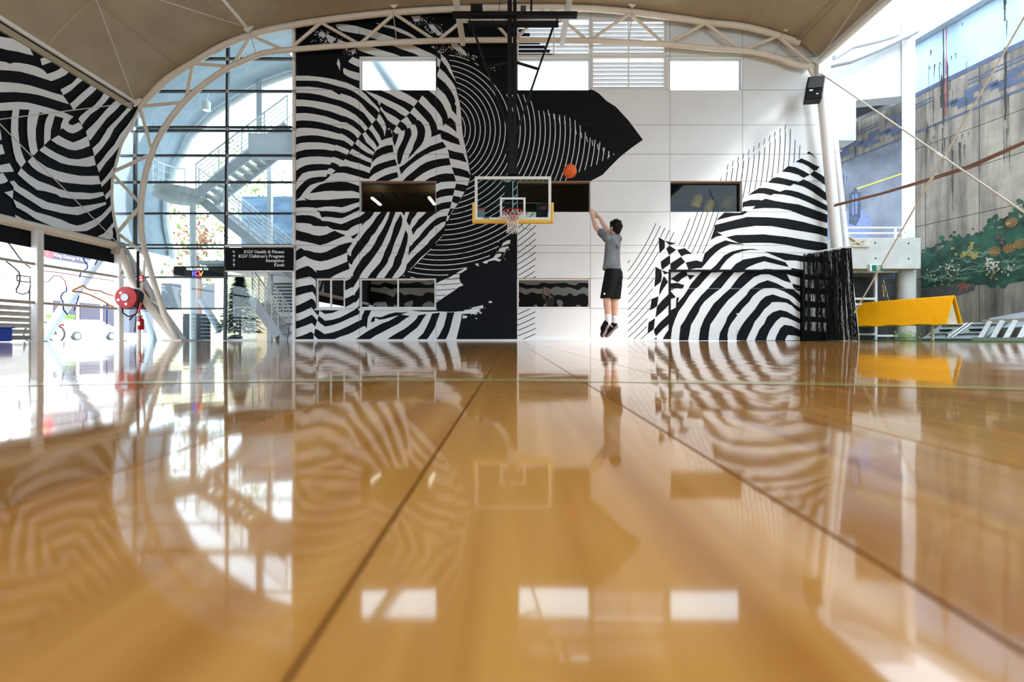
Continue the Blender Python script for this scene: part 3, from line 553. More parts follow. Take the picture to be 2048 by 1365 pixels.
for i,(px,pz) in enumerate(((768,0),(838,0))):
    X = (px-1024)*15.2/FPX; q = MB(); q.box(X-.35,X-.06,15.0,15.4,R[3]-.05,R[3]-.002); q.box(X+.06,X+.35,15.0,15.4,R[3]-.05,R[3]-.002)
    tag(q.build('ceiling_vent', CHARC), 'dark ceiling vent in brown room, %s of two' % ('left' if i == 0 else 'right'), 'vent', 'ceiling vents')
r2, R2 = room('wall_right_room', 1330, 1520, 345, 470, 3.0, mat('blue_reflection_tone', (.012,.05,.15), .6, noise=.9, nscale=1.4))  # blue stands in for the reflection in the right middle window
for i,(px,py,r) in enumerate(((1392,404,.16),(1419,413,.13),(1457,406,.17))):  # added yellow shapes imitating what this window reflects
    q = W(px,py,14.6); m = MB(); m.lathe([(.02,-.2),(r,-.16),(r*1.05,.12),(r*.9,.2),(.02,.22)], q, (.3,-.2,1), 14)
    tag(m.build('reflection_shape', PAD, None, True), 'yellow shape imitating a reflection behind glass, %s of three' % ('leftmost','middle','rightmost')[i], 'lamp', 'yellow reflection shapes')
    q2 = MB(); q2.tube([q+Vector((0,0,.2)), (q.x,14.6,R2[3])], .006, 5); q2.build('added_cord', DARK, bpy.data.objects['reflection_shape' + ('' if i == 0 else '.%03d' % i)])  # made-up cord holding up the reflection shape
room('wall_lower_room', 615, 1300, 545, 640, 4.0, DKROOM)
q = MB().tube([W(742,100,14.6),W(802,192,14.6)], .22, 10); tag(q.build('outside_beam', LBLUE, None, True), 'pale slanting beam seen through the upper left window', 'beam')
# louvres
for n,(x0,x1,y0,y1) in enumerate(LOU):
    a = W(x0,y1,YW); b = W(x1,y0,YW); q = MB(); t = .05
    q.box(a.x,a.x+t,YW+.0,YW+.12,a.z,b.z); q.box(b.x-t,b.x,YW,YW+.12,a.z,b.z); q.box(a.x+t,b.x-t,YW,YW+.12,a.z,a.z+t); q.box(a.x+t,b.x-t,YW,YW+.12,b.z-t,b.z)
    xm = (a.x+b.x)/2; q.box(xm-.02,xm+.02,YW-.02,YW+.03,a.z+t,b.z-t)
    lv = thing('louvre_vent', ('louvred vent left of the hoop mast top, partly painted black','upper louvred vent right of the black hoop frame','lower louvred vent beside the bright high window')[n], 'louvre', (xm,YW,a.z), 'louvred vents')
    q.build('frame', WSTEEL, lv)
    z = a.z+t+.03; step = .118
    while z < b.z-t-.03:
        sl = MB(); sl.beam((a.x+t,YW+.075,z),(b.x-t,YW+.075,z),.010,.094,(0,-.70,.71)); s1 = sl.build('slat', LGREY, lv)
        if n == 0:                                # black paint reaches over the lower left of this vent
            y = HY-(z-CAMH)*FPX/YW; xe = 1034 + max(0, (y-45))*1.22
            if xe > 1040: 
                X = min(W(xe,0,YW).x, b.x-t); sp = MB(); sp.beam((a.x+t,YW+.068,z-.003),(X,YW+.068,z-.003),.010,.094,(0,-.70,.71)); sp.build('black_paint', BLACK, s1)
        z += step
# ---------------------------------------------------------------- roof profile (arch section, left rail to right edge)
OUT = pts("S 279,215 300,192 327,164 357,143 386,126 420,105 458,86 502,70 544,59 600,48 683,36 791,25 909,18 1050,15 1170,17 1260,24 1307,30 1375,39 1411,45 1465,50 1510,58 1559,72 1599,86")
SIDE = pts("S 239,492 236,466 231,450 225.5,418 223.7,392 225.5,358 232.5,327 243,288 260.7,255 279,215")
INN = pts("S 353,681 346,665 331,634 316,591 303,550 294,517 288,495 283,465 282,428 283,399 287,369 293,341 302,313 312,287 327,259 344,234 367,206 391,183 420,160 458,135 492,120 525,107 563,101 600,98 688,91 791,84.5 909,81 1050,80 1170,81 1240,84 1330,88.7 1420,96.6 1487,101 1554,114.6 1588,128 1626,133")
XZ = lambda p, Y=YA: (W(p[0],p[1],Y).x, W(p[0],p[1],Y).z)
prof = [XZ(p) for p in smooth(OUT,3)] + [XZ((1641,122))]
def sheet(prof, Y0, Y1, th, ny=1):
    q = MB(); n = len(prof); nr = []
    for i in range(n):
        a = prof[max(0,i-1)]; b = prof[min(n-1,i+1)]; d = Vector((b[0]-a[0], b[1]-a[1])).normalized(); nr.append((-d.y, d.x))
    for Y in (Y0, Y1):
        for i,(X,Z) in enumerate(prof): q.v.append(Vector((X,Y,Z)))
        for i,(X,Z) in enumerate(prof): q.v.append(Vector((X+nr[i][0]*th, Y, Z+nr[i][1]*th)))
    for i in range(n-1):
        q.f += [(i,i+1,2*n+i+1,2*n+i),(n+i,3*n+i,3*n+i+1,n+i+1),(i,n+i,n+i+1,i+1),(2*n+i,2*n+i+1,3*n+i+1,3*n+i)]
    q.f += [(0,2*n,3*n,n),(n-1,2*n-1,4*n-1,3*n-1)]; q.m = [0]*len(q.f); return q
up = [(X + .0, Z + .10) for X,Z in prof]; up = [(prof[0][0]-.16, prof[0][1]-.22), (prof[0][0]-.12, prof[0][1]+.0)] + up[1:]
ceil_ = struct(sheet(up, -10, YA+.02, .06).build('ceiling', MEMB, None, True))
for f in (.15,.3,.45,.6,.75,.9):                   # seams of the membrane
    i = int(f*(len(up)-1)); X,Z = up[i]; MB().beam((X,-10,Z-.004),(X,12.6,Z-.004),.05,.006).build('seam', SEAM, ceil_)
for Y in (10.2, 7.6):
    q = MB()
    for i in range(len(up)-1): q.beam((up[i][0],Y,up[i][1]-.004),(up[i+1][0],Y,up[i+1][1]-.004),.006,.05,(0,1,0))
    q.build('seam', SEAM, ceil_)
# flashing between arch and wall, upstand hidden behind the chord
q = MB(); n = len(up)
for i,(X,Z) in enumerate(up): q.v.append(Vector((X,YA+.02,Z)))
for i,(X,Z) in enumerate(up): q.v.append(Vector((X*1.02,YW+.2,CAMH+(Z-CAMH)*1.035)))
q.f = [(i,i+1,n+i+1,n+i) for i in range(n-1)]; q.m = [0]*(n-1)
struct(q.build('trim_3', MEMB))
lip = MB(); a = XZ((1641,122)); lip.beam((a[0]-.02,-10,a[1]+.05),(a[0]-.02,YA,a[1]+.05),.10,.16); struct(lip.build('trim_4', WSTEEL))
q = MB(); a = XZ((1592,84)); q.beam((a[0],-10,a[1]+.06),(a[0],YA-.05,a[1]+.06),.05,.12); struct(q.build('trim_5', MEMB))
# left side membrane with its mural
sprof = [XZ(p) for p in SIDE]
wl = struct(sheet([(X-.02,Z) for X,Z in sprof], -10, YA-.03, .05).build('wall_left', BLACK, None, True))
sl = [0]
for i in range(len(sprof)-1): sl.append(sl[-1] + math.dist(sprof[i], sprof[i+1]))
def unroll(p):
    a = (p[0]-CX)/FPX; b = -(p[1]-HY)/FPX; best = None
    for i in range(len(sprof)-1):
        X0,Z0 = sprof[i]; dX = sprof[i+1][0]-X0; dZ = sprof[i+1][1]-Z0
        det = -a*dZ + b*dX
        if abs(det) < 1e-9: continue
        t = (-X0*dZ + (Z0-CAMH)*dX)/det; u = (a*(Z0-CAMH) - b*X0)/det
        lo = -9 if i == 0 else 0; hi = 9 if i == len(sprof)-2 else 1
        if t > 0 and lo <= u <= hi and (best is None or abs(u-.5) < best[0]): best = (abs(u-.5), sl[i] + u*(sl[i+1]-sl[i]), t)
    return (best[1], best[2]) if best else None
MLU = Paint()
for layer, col, poly in ML.p:
    if layer == 0: continue
    d = []
    for i in range(len(poly)):
        a, b = poly[i], poly[(i+1)%len(poly)]; nseg = max(1, int(math.dist(a,b)/8))
        for k in range(nseg): d.append((a[0]+(b[0]-a[0])*k/nseg, a[1]+(b[1]-a[1])*k/nseg))
    u = [unroll(p) for p in d]; u = [q for q in u if q]
    if len(u) > 2: MLU.poly(layer, col, u)
pm = MB()
for i in range(len(sprof)-1):
    X0,Z0 = sprof[i]; X1,Z1 = sprof[i+1]; L = sl[i+1]-sl[i]; d = ((X1-X0)/L, (Z1-Z0)/L); nn = (d[1], -d[0])
    f = lambda s, Y, h: Vector((X0+d[0]*(s-sl[i])+nn[0]*h, Y, Z0+d[1]*(s-sl[i])+nn[1]*h))
    m = MLU.onto(sl[i], sl[i+1], 9.36, YA-.04, f, .004); pm.add(m.v, m.f, 0)
    for A_, B_, y0, y1 in ((18.72,-1,6.0,9.36), (-6.72,1,2.64,6.0), (12.0,-1,-.72,2.64)):   # the pattern runs on along the hall
        g_ = lambda s, Y, h: f(s, A_+B_*Y, h); lo, hi = sorted(((y0-A_)*B_, (y1-A_)*B_))
        m = MLU.onto(sl[i], sl[i+1], max(9.36,lo), min(12.72,hi), g_, .004); pm.add(m.v, m.f, 0)
pm.build('mural_paint', WHITE, wl)
# back end of the hall, out of view behind the camera: seen only mirrored in the low windows, painted like the rest
END = bpy.data.materials.new('end_wall_mural'); END.use_nodes = True; nt_ = END.node_tree; bb_ = nt_.nodes['Principled BSDF']
wv_ = nt_.nodes.new('ShaderNodeTexWave'); wv_.wave_type = 'RINGS'; wv_.inputs['Scale'].default_value = 2.6; wv_.inputs['Distortion'].default_value = 2.5; wv_.inputs['Detail'].default_value = .0; wv_.inputs['Detail Scale'].default_value = .5
tc_ = nt_.nodes.new('ShaderNodeTexCoord'); mp_ = nt_.nodes.new('ShaderNodeMapping'); mp_.inputs['Location'].default_value = (6,0,-2.5); nt_.links.new(tc_.outputs['Object'], mp_.inputs[0]); nt_.links.new(mp_.outputs[0], wv_.inputs[0])
rr_ = nt_.nodes.new('ShaderNodeValToRGB'); rr_.color_ramp.interpolation = 'CONSTANT'; rr_.color_ramp.elements[0].color = (.01,.011,.013,1); rr_.color_ramp.elements[1].position = .5; rr_.color_ramp.elements[1].color = (.70,.72,.70,1)
nt_.links.new(wv_.outputs['Color'], rr_.inputs[0]); nt_.links.new(rr_.outputs[0], bb_.inputs['Base Color'])
struct(MB().box(-11.6, 9, -10.2, -10, 0, 5.2).box(-11.0, 9, -10.2, -10, 7.4, 9.4).build('wall_front', END))  # unseen upper band added to keep the sky's reflection off the backboard

# ---------------------------------------------------------------- arch truss
tr = thing('arch_truss', 'cream tubular steel arch truss spanning across the mural wall', 'truss', (W(353,681,YA).x, YA, 0))
MB().tube([W(p[0],p[1],YA) for p in smooth(OUT)], .085, 10).build('outer_chord', STEEL, tr, True)
MB().tube([W(p[0],p[1],YA) for p in smooth(SIDE)], .035, 8).build('edge_tube', STEEL, tr, True)
MB().tube([W(p[0],p[1],YA) for p in smooth(INN)], .075, 10).build('inner_chord', STEEL, tr, True)
for t in ("282,213 364,205","281,218 303,298","386,128 373,195","388,127 456,133","502,72 466,130","504,72 566,99","641,46 586,93","643,46 716,87","786,30 721,87","791,29 868,80","950,20 879,79","968,20 1017,76","1090,18 1034,76","1100,18 1172,79",
          "1259,28 1182,79","1260,28 1325,85","1408,48 1339,85","1413,48 1480,98","1552,74 1487,99","1560,76 1625,130","226,344 300,310","226,349 279,406","277,417 236,464","240,470 292,512"):
    a,b = pts("S "+t); MB().tube([W(*a,YA),W(*b,YA)], .045, 8).build('strut', STEEL, tr, True)
for t in ("786,22 793,80","1265,22 1258,81","1567,62 1549,110","500,64 512,110"):
    a,b = pts("S "+t); MB().tube([W(a[0],a[1],YA-.1),W(b[0],b[1],YA-.08)], .012, 6).build('tie_rod', CABLE, tr)
# leg and foot of the arch on the left
MB().tube([W(243,500,YA),W(262,560,YA),W(313,632,YA),W(352,681,YA)], [.11,.11,.10,.09], 10).build('leg', STEEL, tr, True)
MB().tube([W(252,500,YA+.18),W(275,545,YA+.18),W(320,618,YA+.18),W(366,681.5,YA+.18)], [.06,.10,.10,.09], 10).build('rear_leg', LGREY, tr, True)
MB().tube([W(291,515,YA),W(283,580,YA)], .035, 8).build('strut', STEEL, tr, True)
MB().tube([W(268,585,YA),W(318,610,YA)], .03, 8).build('strut', STEEL, tr, True)
MB().tube([W(320,615,YA),W(326,645,YA)], .03, 8).build('strut', STEEL, tr, True)
b0 = W(357,681,YA); MB().box(b0.x-.32,b0.x+.22,YA-.2,YA+.35,0,.04).build('base_plate', STEEL, tr)
j = W(238,496,YA); MB().box(j.x-.16,j.x+.12,YA-.16,YA+.12,j.z-.2,j.z+.16).build('joint_box', FENCE, tr, bevel=.03)
# right end bracket
e = W(1630,138,YA); MB().prism([e+Vector((-.28,-.04,.14)),e+Vector((.16,-.04,.2)),e+Vector((.13,-.04,-.26)),e+Vector((-.04,-.04,-.26))], (0,.08,0)).build('end_bracket', STEEL, tr)
# purlins running towards the camera, with claws at the nodes
for i,(px,py) in enumerate(((277,209),(500,62),(790,14),(1027,4),(1262,13),(1567,60),(1633,129))):
    p = W(px,py,YA); ps = thing('roof_purlin', 'white roof purlin tube, %s from the left under the membrane' % ('first','second','third','fourth','fifth','sixth','seventh')[i], 'purlin', (p.x,YA,p.z), 'roof purlins')
    MB().tube([(p.x,-9.9,p.z),(p.x,YA-.12,p.z)], .055 if i < 6 else .07, 8).build('tube', WSTEEL, ps, True)
    c = MB(); d = Vector((p.x,YA-.15,p.z))
    for sx in (-1,1):
        c.prism([d+Vector((0,-.02,-.14)),d+Vector((sx*.10,-.02,-.06)),d+Vector((sx*.2,-.02,.06)),d+Vector((sx*.16,-.02,.1)),d+Vector((sx*.05,-.02,.05)),d+Vector((0,-.02,.02))], (0,.05,0))
    c.build('node_claw', WSTEEL, ps)
p = W(277,209,YA); MB().beam((p.x-.06,-9.9,p.z-.16),(p.x-.06,YA-.2,p.z-.16),.12,.16).build('edge_channel', MEMB, bpy.data.objects['roof_purlin'])
# ---------------------------------------------------------------- bracing cables
XL = sprof[0][0]
nodeL = W(277,209,YA); node2 = W(500,62,YA); railL = W(238,490,YA); nodeR2 = W(1567,60,YA); nodeR = W(1633,129,YA)
def cable(label, ps, r=.012, m=CABLE, turn=None):
    t = thing('brace_cable', label, 'cable', tuple(ps[-1]), 'bracing cables'); MB().tube(ps, r, 6).build('wire', m, t)
    if turn is not None:
        a = Vector(ps[0]); b = Vector(ps[-1]); d = (b-a).normalized(); c = a + (b-a)*turn; q = MB(); s = Vector((0,0,1)).cross(d).normalized()*.028
        q.tube([c-d*.16,c-d*.12+s,c+d*.12+s,c+d*.16,c+d*.12-s,c-d*.12-s], .011, 6, closed=True); q.build('turnbuckle', m, t)
    return t
v = Vector
cable('roof cable rising from the left arch node', [nodeL+v((0,-.15,0)), v((node2.x,6.5,node2.z))])
cable('roof cable from the second purlin node down to the left edge', [node2+v((0,-.15,0)), v((nodeL.x,6.5,nodeL.z))])
cable('side cable falling across the left mural', [nodeL+v((.05,-.2,-.05)), v((XL+.15,9.5,4.63)), v((XL+.15,6.2,2.65))])
cable('side cable rising across the left mural from the rail', [railL+v((.1,-.2,.05)), v((XL+.2,9.5,4.66)), v((XL+.2,6.2,6.6))])
cable('roof cable near the right arch end, steeper one', [nodeR2+v((-.05,-.15,0)), v((W(1262,13,YA).x+2.2,7.2,8.9))])
cable('roof cable from the sixth purlin node to the right edge', [nodeR2+v((.05,-.15,0)), v((nodeR.x,7.0,nodeR.z))])
cable('roof cable from the right end node up to the sixth purlin', [nodeR+v((-.05,-.15,.02)), v((nodeR2.x+.1,6.8,nodeR2.z))])
XR = 8.5
cable('long pale cable falling from the speaker across the concrete wall', [v((XR,12.6,7.45)), v((XR,6.2,.75))], .016, CABLE, .56)
cable('long pale cable rising from the yellow barrier across the concrete wall', [v((XR,11.3,.70)), v((XR,6.6,6.6))], .016, CABLE, .43)
# ---------------------------------------------------------------- glazed end of the foyer, left of the mural
TRX = [118, 183, 258.5, 311.5, 365, 427.5, 494, 555, 617.7, 681.5]; MUX = [270.5, 455, 588.5]
gf = empty('window_10', W(450,682,YW)); struct(gf, 'tall glazed screen with black transoms under the arch')
ARCHP = [(598,40)] + [(p[0]-1,p[1]+4) for p in OUT[8::-1]] + SIDE[::-1] + [(239,683),(598,683)]
def inarch(x0,x1,y0,y1):
    out = ARCHP
    for ax, lim, sg in ((0,x0,1),(0,x1,-1),(1,y0,1),(1,y1,-1)):
        r = []; n = len(out)
        for i in range(n):
            a = out[i]; b = out[(i+1)%n]; da = (a[ax]-lim)*sg; db = (b[ax]-lim)*sg
            if da >= 0: r.append(a)
            if (da > 0 > db) or (da < 0 < db): t = da/(da-db); r.append((a[0]+(b[0]-a[0])*t, a[1]+(b[1]-a[1])*t))
        out = r
        if len(out) < 3: return []
    return out
ys = [40] + TRX; xs = [200] + MUX
for i in range(len(ys)-1):
    for k in range(len(xs)-1):
        if i >= 7 and k == 2: continue                      # the doorway under the black sign
        c = inarch(xs[k], xs[k+1], ys[i], ys[i+1])
        if c: MB().prism([W(p[0],p[1],YW) for p in c], (0,.012,0)).build('pane', PALEGLASS, gf)
for y in TRX[:-1]:
    lx = [p[0] for p in inarch(200, 589, y-1, y+1)]
    for dy in ((-3.5, 3.5) if y in (258.5, 494) else (0,)):
        a = W(min(lx)+2, y+dy, YW-.02); b = W(588 if y < 540 else 450, y+dy, YW-.02); MB().beam(a, b, .09, .045).build('transom', TRANSOM, gf)
MB().beam(W(270.5,212,YW-.02), W(270.5,497,YW-.02), .06, .08).build('mullion', TRANSOM, gf)
MB().beam(W(456,92,YW-.02), W(450,681.5,YW-.02), .06, .08).build('mullion', TRANSOM, gf)
MB().beam(W(588.5,48,YW-.03), W(588.5,681.5,YW-.03), .07, .10).build('mullion', WSTEEL, gf)
for y in TRX[:7]:
    for x in (270.5, 455, 588.5):
        if x == 270.5 and y < 250: continue
        p = W(x,y,YW-.07); MB().box(p.x-.04,p.x+.04,p.y-.02,p.y+.02,p.z-.045,p.z+.045).build('clamp', FENCE, gf)
sc2 = [XZ(p, 13.05) for p in SIDE] + [XZ(p, 13.05) for p in OUT[1:10]]
struct(sheet([(x-.05,z+.05) for x,z in sc2], 13.08, 15.1, .06).build('wall_foyer', GREYMEMB, None, True))
q = MB()
rim = [(x+.06,z-.05) for x,z in sc2]; 
q.tube([(x,15.0,z) for x,z in rim], .09, 8); struct(q.build('trim_6', WSTEEL, None, True))
# ---------------------------------------------------------------- concrete retaining wall on the right
def CW(Y, Z, h=0.0): return Vector((15.682 - .213*Y - .978*h, Y - .208*h, Z))
def CWp(x, y, h=0.0):
    a = (x-CX)/FPX; Y = 15.682/(a+.213); return CW(Y, W(x,y,Y).z, h)
def conc_mat():
    m = bpy.data.materials.new('stained_concrete'); m.use_nodes = True; nt = m.node_tree; b = nt.nodes['Principled BSDF']; N = nt.nodes.new; L = nt.links.new
    g = N('ShaderNodeNewGeometry'); mp = N('ShaderNodeMapping'); mp.inputs['Scale'].default_value = (1.6,1.6,.16); L(g.outputs['Position'], mp.inputs[0])
    n = N('ShaderNodeTexNoise'); n.inputs['Scale'].default_value = 1.0; n.inputs['Detail'].default_value = 7; n.inputs['Roughness'].default_value = .62; L(mp.outputs[0], n.inputs['Vector'])
    r = N('ShaderNodeValToRGB'); e = r.color_ramp.elements; e[0].position = .38; e[1].position = .62; e[0].color = (.07,.064,.055,1); e[1].color = (.30,.265,.21,1)
    L(n.outputs['Fac'], r.inputs[0]); n2 = N('ShaderNodeTexNoise'); n2.inputs['Scale'].default_value = 2.5; n2.inputs['Detail'].default_value = 8; L(g.outputs['Position'], n2.inputs['Vector'])
    mx = N('ShaderNodeMix'); mx.data_type = 'RGBA'; mx.blend_type = 'OVERLAY'; mx.inputs[0].default_value = .45; L(r.outputs[0], mx.inputs[6]); L(n2.outputs['Fac'], mx.inputs[7]); 
    hs = N('ShaderNodeHueSaturation'); hs.inputs['Saturation'].default_value = .85; L(mx.outputs[2], hs.inputs['Color']); L(hs.outputs[0], b.inputs['Base Color'])
    b.inputs['Roughness'].default_value = .9; bp = N('ShaderNodeBump'); bp.inputs['Strength'].default_value = .3; bp.inputs['Distance'].default_value = .02; L(n2.outputs['Fac'], bp.inputs['Height']); L(bp.outputs[0], b.inputs['Normal'])
    return m
STAIN = conc_mat()
SKYP = mat('pale_blue_wall_paint', (.36,.52,.70), .8, noise=.22, nscale=1.2, stretch=(1,1,.3))
WASH = mat('blue_grey_wash_paint', (.165,.19,.235), .85, noise=.4, nscale=1.0)
DBLUE = mat('dark_blue_wall_paint', (.06,.08,.135), .8, noise=.3, nscale=4)
LAV = mat('lavender_wall_paint', (.17,.22,.40), .8, noise=.15)
GARD = mat('painted_foliage', (.012,.055,.036), .85, noise=.7, nscale=3.5)
GARD2 = mat('painted_dark_earth', (.06,.07,.065), .85, noise=.4, nscale=3)
FR = [mat('painted_frond', (.06,.15,.10), .85), mat('painted_pale_frond', (.16,.25,.17), .85)]
FLO = [mat('painted_white_flower', (.62,.60,.50), .85), mat('painted_orange_flower', (.62,.25,.05), .85), mat('painted_red_flower', (.35,.07,.04), .85), mat('painted_olive_flower', (.32,.27,.08), .85)]
YST = mat('yellow_paint_line', (.70,.68,.06), .8)
REDP = mat('red_paint_run', (.55,.06,.10), .8)
SOOT = mat('black_stain', (.03,.032,.03), .9, noise=.4, nscale=5)
yb = [-10,-6,-2,1,4,7,9.5,12.65,13.98,16.2,18.6,22]; zb = [-.1,1.9,3.56,4.88,5.99,8.36,9.6]
q = MB(); q.prism([CW(-10,-.1,-.08),CW(22,-.1,-.08),CW(22,9.6,-.08),CW(-10,9.6,-.08)], (.4,.08,0)); wr = struct(q.build('wall_right', SOOT))
for i in range(len(yb)-1):
    for j in range(len(zb)-1):
        g = .008; y0,y1,z0,z1 = yb[i]+g, yb[i+1]-g, zb[j]+g, zb[j+1]-g
        q = MB(); q.prism([CW(y0,z0),CW(y1,z0),CW(y1,z1),CW(y0,z1)], CW(0,0,-.085)-CW(0,0,0)); q.build('panel', STAIN, wr)
q = MB(); q.prism([CW(-10,9.25,.0),CW(22,9.25,.0),CW(22,9.62,.0),CW(-10,9.62,.0)], CW(0,0,.3)-CW(0,0,0)); struct(q.build('trim_7', mat('blue_grey_ledge', (.42,.50,.55), .8, noise=.15)))
def wpaint(name, m, polys, h):
    q = MB()
    for p in polys:
        for t in tris(p): q.add([CW(a,b,h) for a,b in t], [(0,1,2)])
    return q.build(name, m, wr)
def px2(ps): return [(CWp(x,y).y, CWp(x,y).z) for x,y in ps]
rg = random.Random(11)
def ragged(y0,y1,z0,z1,j0,j1,n=40):
    lo = [(y0+(y1-y0)*i/n, z0+rg.uniform(-j0,j0)) for i in range(n+1)]; hi = [(y1-(y1-y0)*i/n, z1+rg.uniform(-j1,j1)) for i in range(n+1)]
    return lo+hi
wpaint('sky_paint', SKYP, [ragged(-9,14.3,7.76,9.24,.015,.002,60)], .003)
wpaint('wash_paint', WASH, [ragged(14.3,19,2.0,6.45,.15,.05)], .003)
bl = [[(-9,7.62),(14.3,7.62),(14.3,7.76),(-9,7.76)], [(-9,6.48),(21,6.48),(21,6.55),(-9,6.55)]]
for Y in [8+i*.92 for i in range(12)]:
    if 13.0 < Y < 13.7: continue
    bl += [[(Y,6.70),(Y+.55,6.70),(Y+.55,6.82),(Y,6.82)], [(Y+.18,6.82),(Y+.72,6.82),(Y+.72,6.98),(Y+.18,6.98)], [(Y,6.98),(Y+.4,6.98),(Y+.4,7.16),(Y,7.16)], [(Y+.55,6.9),(Y+.92,6.9),(Y+.92,7.04),(Y+.55,7.04)]]
for z in (7.26,7.36):
    for Y0,Y1 in ((7,10.4),(10.9,12.9),(13.8,15.2),(15.4,17.5)): bl.append([(Y0,z),(Y1,z),(Y1,z+.045),(Y0,z+.045)])
wpaint('frieze_paint', DBLUE, bl, .005)
# lamp painted on the far part
wpaint('lamp_paint', LAV, [px2([(1711+34*math.cos(t)*1.0, 455+38*math.sin(t)) for t in [i*.35 for i in range(18)]])], .005)
wpaint('lamp_paint', DBLUE, [px2([(1699,390),(1704,384),(1721,385),(1721,434),(1712,452),(1698,448),(1698,420)]), px2([(1679,362),(1681,362),(1681,470),(1679,470)]), px2([(1686,350),(1688,350),(1688,465),(1686,465)]), px2([(1693,352),(1694.5,352),(1694.5,362),(1693,362)]),
    px2([(1706,384),(1716,384),(1713,376),(1709,376)])], .007)
wpaint('lamp_paint', LAV, [px2([(1711,388),(1715,388),(1715,428),(1711,428)]), px2([(1705,390),(1708,390),(1708,430),(1705,430)])], .009)
wpaint('yellow_line_paint', YST, [px2([(1714,376.5),(1808,345),(1808,347.5),(1714,379)])], .006)
# painted garden
top = [(7,3.1),(8.5,3.3),(10,3.2),(11.5,3.35),(11.9,3.15),(12.4,3.0),(12.9,2.95),(13.3,2.95),(13.7,2.7),(14.1,2.75)]
wpaint('garden_paint', GARD, [[(7,1.6),(9,1.55),(11,1.62),(12.2,1.5),(13,1.6),(14.1,1.62)] + [(a,b+rg.uniform(-.05,.05)) for a,b in top[::-1]]], .003)
wpaint('garden_paint', GARD2, [[(12.75,1.42),(13.3,1.25),(14.1,1.15),(14.1,1.62),(13,1.64),(12.75,1.6)]], .0045)
gb = MB()
for _ in range(420):                               # ragged leafy edge of the painted garden
    y0 = rg.uniform(8,14.05); zt_ = [b for a,b in top if a <= y0][-1]; z0 = zt_+rg.gauss(-.02,.10) if rg.random() < .7 else 1.62+rg.gauss(0,.06); r = rg.uniform(.03,.10); hh = .0030+rg.random()*.0012
    gb.add([CW(y0+r*rg.uniform(.5,1.2)*math.cos(t), z0+r*rg.uniform(.5,1.2)*math.sin(t), hh) for t in (0,.9,1.8,2.7,3.6,4.5,5.4)], [tuple(range(7))])
gb.build('garden_paint', GARD, wr)
fr = [MB(), MB()]
for _ in range(70):
    y0 = rg.uniform(8,14); z0 = rg.uniform(1.75,2.6); k = rg.randrange(2)
    for a in range(rg.randrange(6,12)):
        hh = .006+rg.random()*.0014; th = rg.uniform(-1.4,1.4); ln = rg.uniform(.15,.42); pr = None
        for s in range(6):
            t = s/5; c = (y0+math.sin(th)*ln*t, z0+math.cos(th)*ln*t-.35*ln*t*t*abs(th)); wd = .010*(1-t)+.002
            if pr: fr[k].add([CW(pr[0],pr[1]-pr[2],hh),CW(c[0],c[1]-wd,hh),CW(c[0],c[1]+wd,hh),CW(pr[0],pr[1]+pr[2],hh)], [(0,1,2,3)])
            pr = (c[0],c[1],wd)
for k in range(2): fr[k].build('frond_paint', FR[k], wr)
fq = [MB() for _ in FLO]
def flower(y,z,r,k,n=6):
    for i in range(n):
        a = 2*math.pi*i/n+rg.random(); p = (y+r*.6*math.cos(a), z+r*.6*math.sin(a)); pl = [(p[0]+r*.45*math.cos(t)*rg.uniform(.6,1.2), p[1]+r*.45*math.sin(t)*rg.uniform(.6,1.2)) for t in (0,1,2,3.1,4.2,5.2)]
        hh = .0075+rg.random()*.0015; fq[k].add([CW(u,w_,hh) for u,w_ in pl], [tuple(range(6))])
for px,py,n,k,r in ((1905,540,26,0,.035),(1870,555,10,0,.03),(1985,525,26,0,.04),(2010,540,14,0,.03),(1930,572,12,2,.05),(1988,548,8,3,.04),(1890,565,6,3,.04),(1940,505,10,3,.09),(1925,500,6,3,.07),(2000,480,8,2,.03)):
    for _ in range(n):
        c = CWp(px+rg.gauss(0,9), py+rg.gauss(0,7)); flower(c.y, c.z, r*rg.uniform(.4,.9), k)
for px,py in ((2023,445),(1990,503),(2018,497),(2040,488)):
    c = CWp(px,py); 
    for i in range(14):
        a = i*.45; fq[1].add([CW(c.y,c.z,.008),CW(c.y+.13*math.cos(a-.06),c.z+.13*math.sin(a-.06),.008),CW(c.y+.13*math.cos(a+.06),c.z+.13*math.sin(a+.06),.008)], [(0,1,2)])
for k in range(len(FLO)): fq[k].build('flower_paint', FLO[k], wr)
# runs and stains
sq = MB(); 
def run(x, y0, y1, w0, w1, q, h=.0095, n=10):
    pr = None; h += rg.random()*.002; w0 *= .6; w1 *= .6
    for i in range(n+1):
        t = i/n; y = y0+(y1-y0)*t; wd = (w0+(w1-w0)*t)*rg.uniform(.6,1.3); c = x+rg.uniform(-.6,.6)
        if pr: q.add([CWp(pr[0]-pr[2],pr[1],h),CWp(pr[0]+pr[2],pr[1],h),CWp(c+wd,y,h),CWp(c-wd,y,h)], [(0,1,2,3)])
        pr = (c,y,wd)
run(1887,35,250,1.6,3.0,sq); run(1883,150,215,2,4,sq); run(2010,0,42,4,2,sq); run(2014,40,75,2,.6,sq); run(2011,95,240,5,3,sq,n=14); run(1900,160,180,2,1,sq); run(1862,100,112,2,1,sq)
for px,py,ln in ((1860,133,8),(1870,128,10),(1880,125,8),(1892,118,14),(1903,112,9),(1912,106,12),(1925,46,7),(1868,272,6),(1890,278,26),(1900,276,22),(1912,272,16),(1925,268,10),(1937,264,8),(1875,285,5)): run(px,py,py+ln,1.6,.4,sq,n=5)
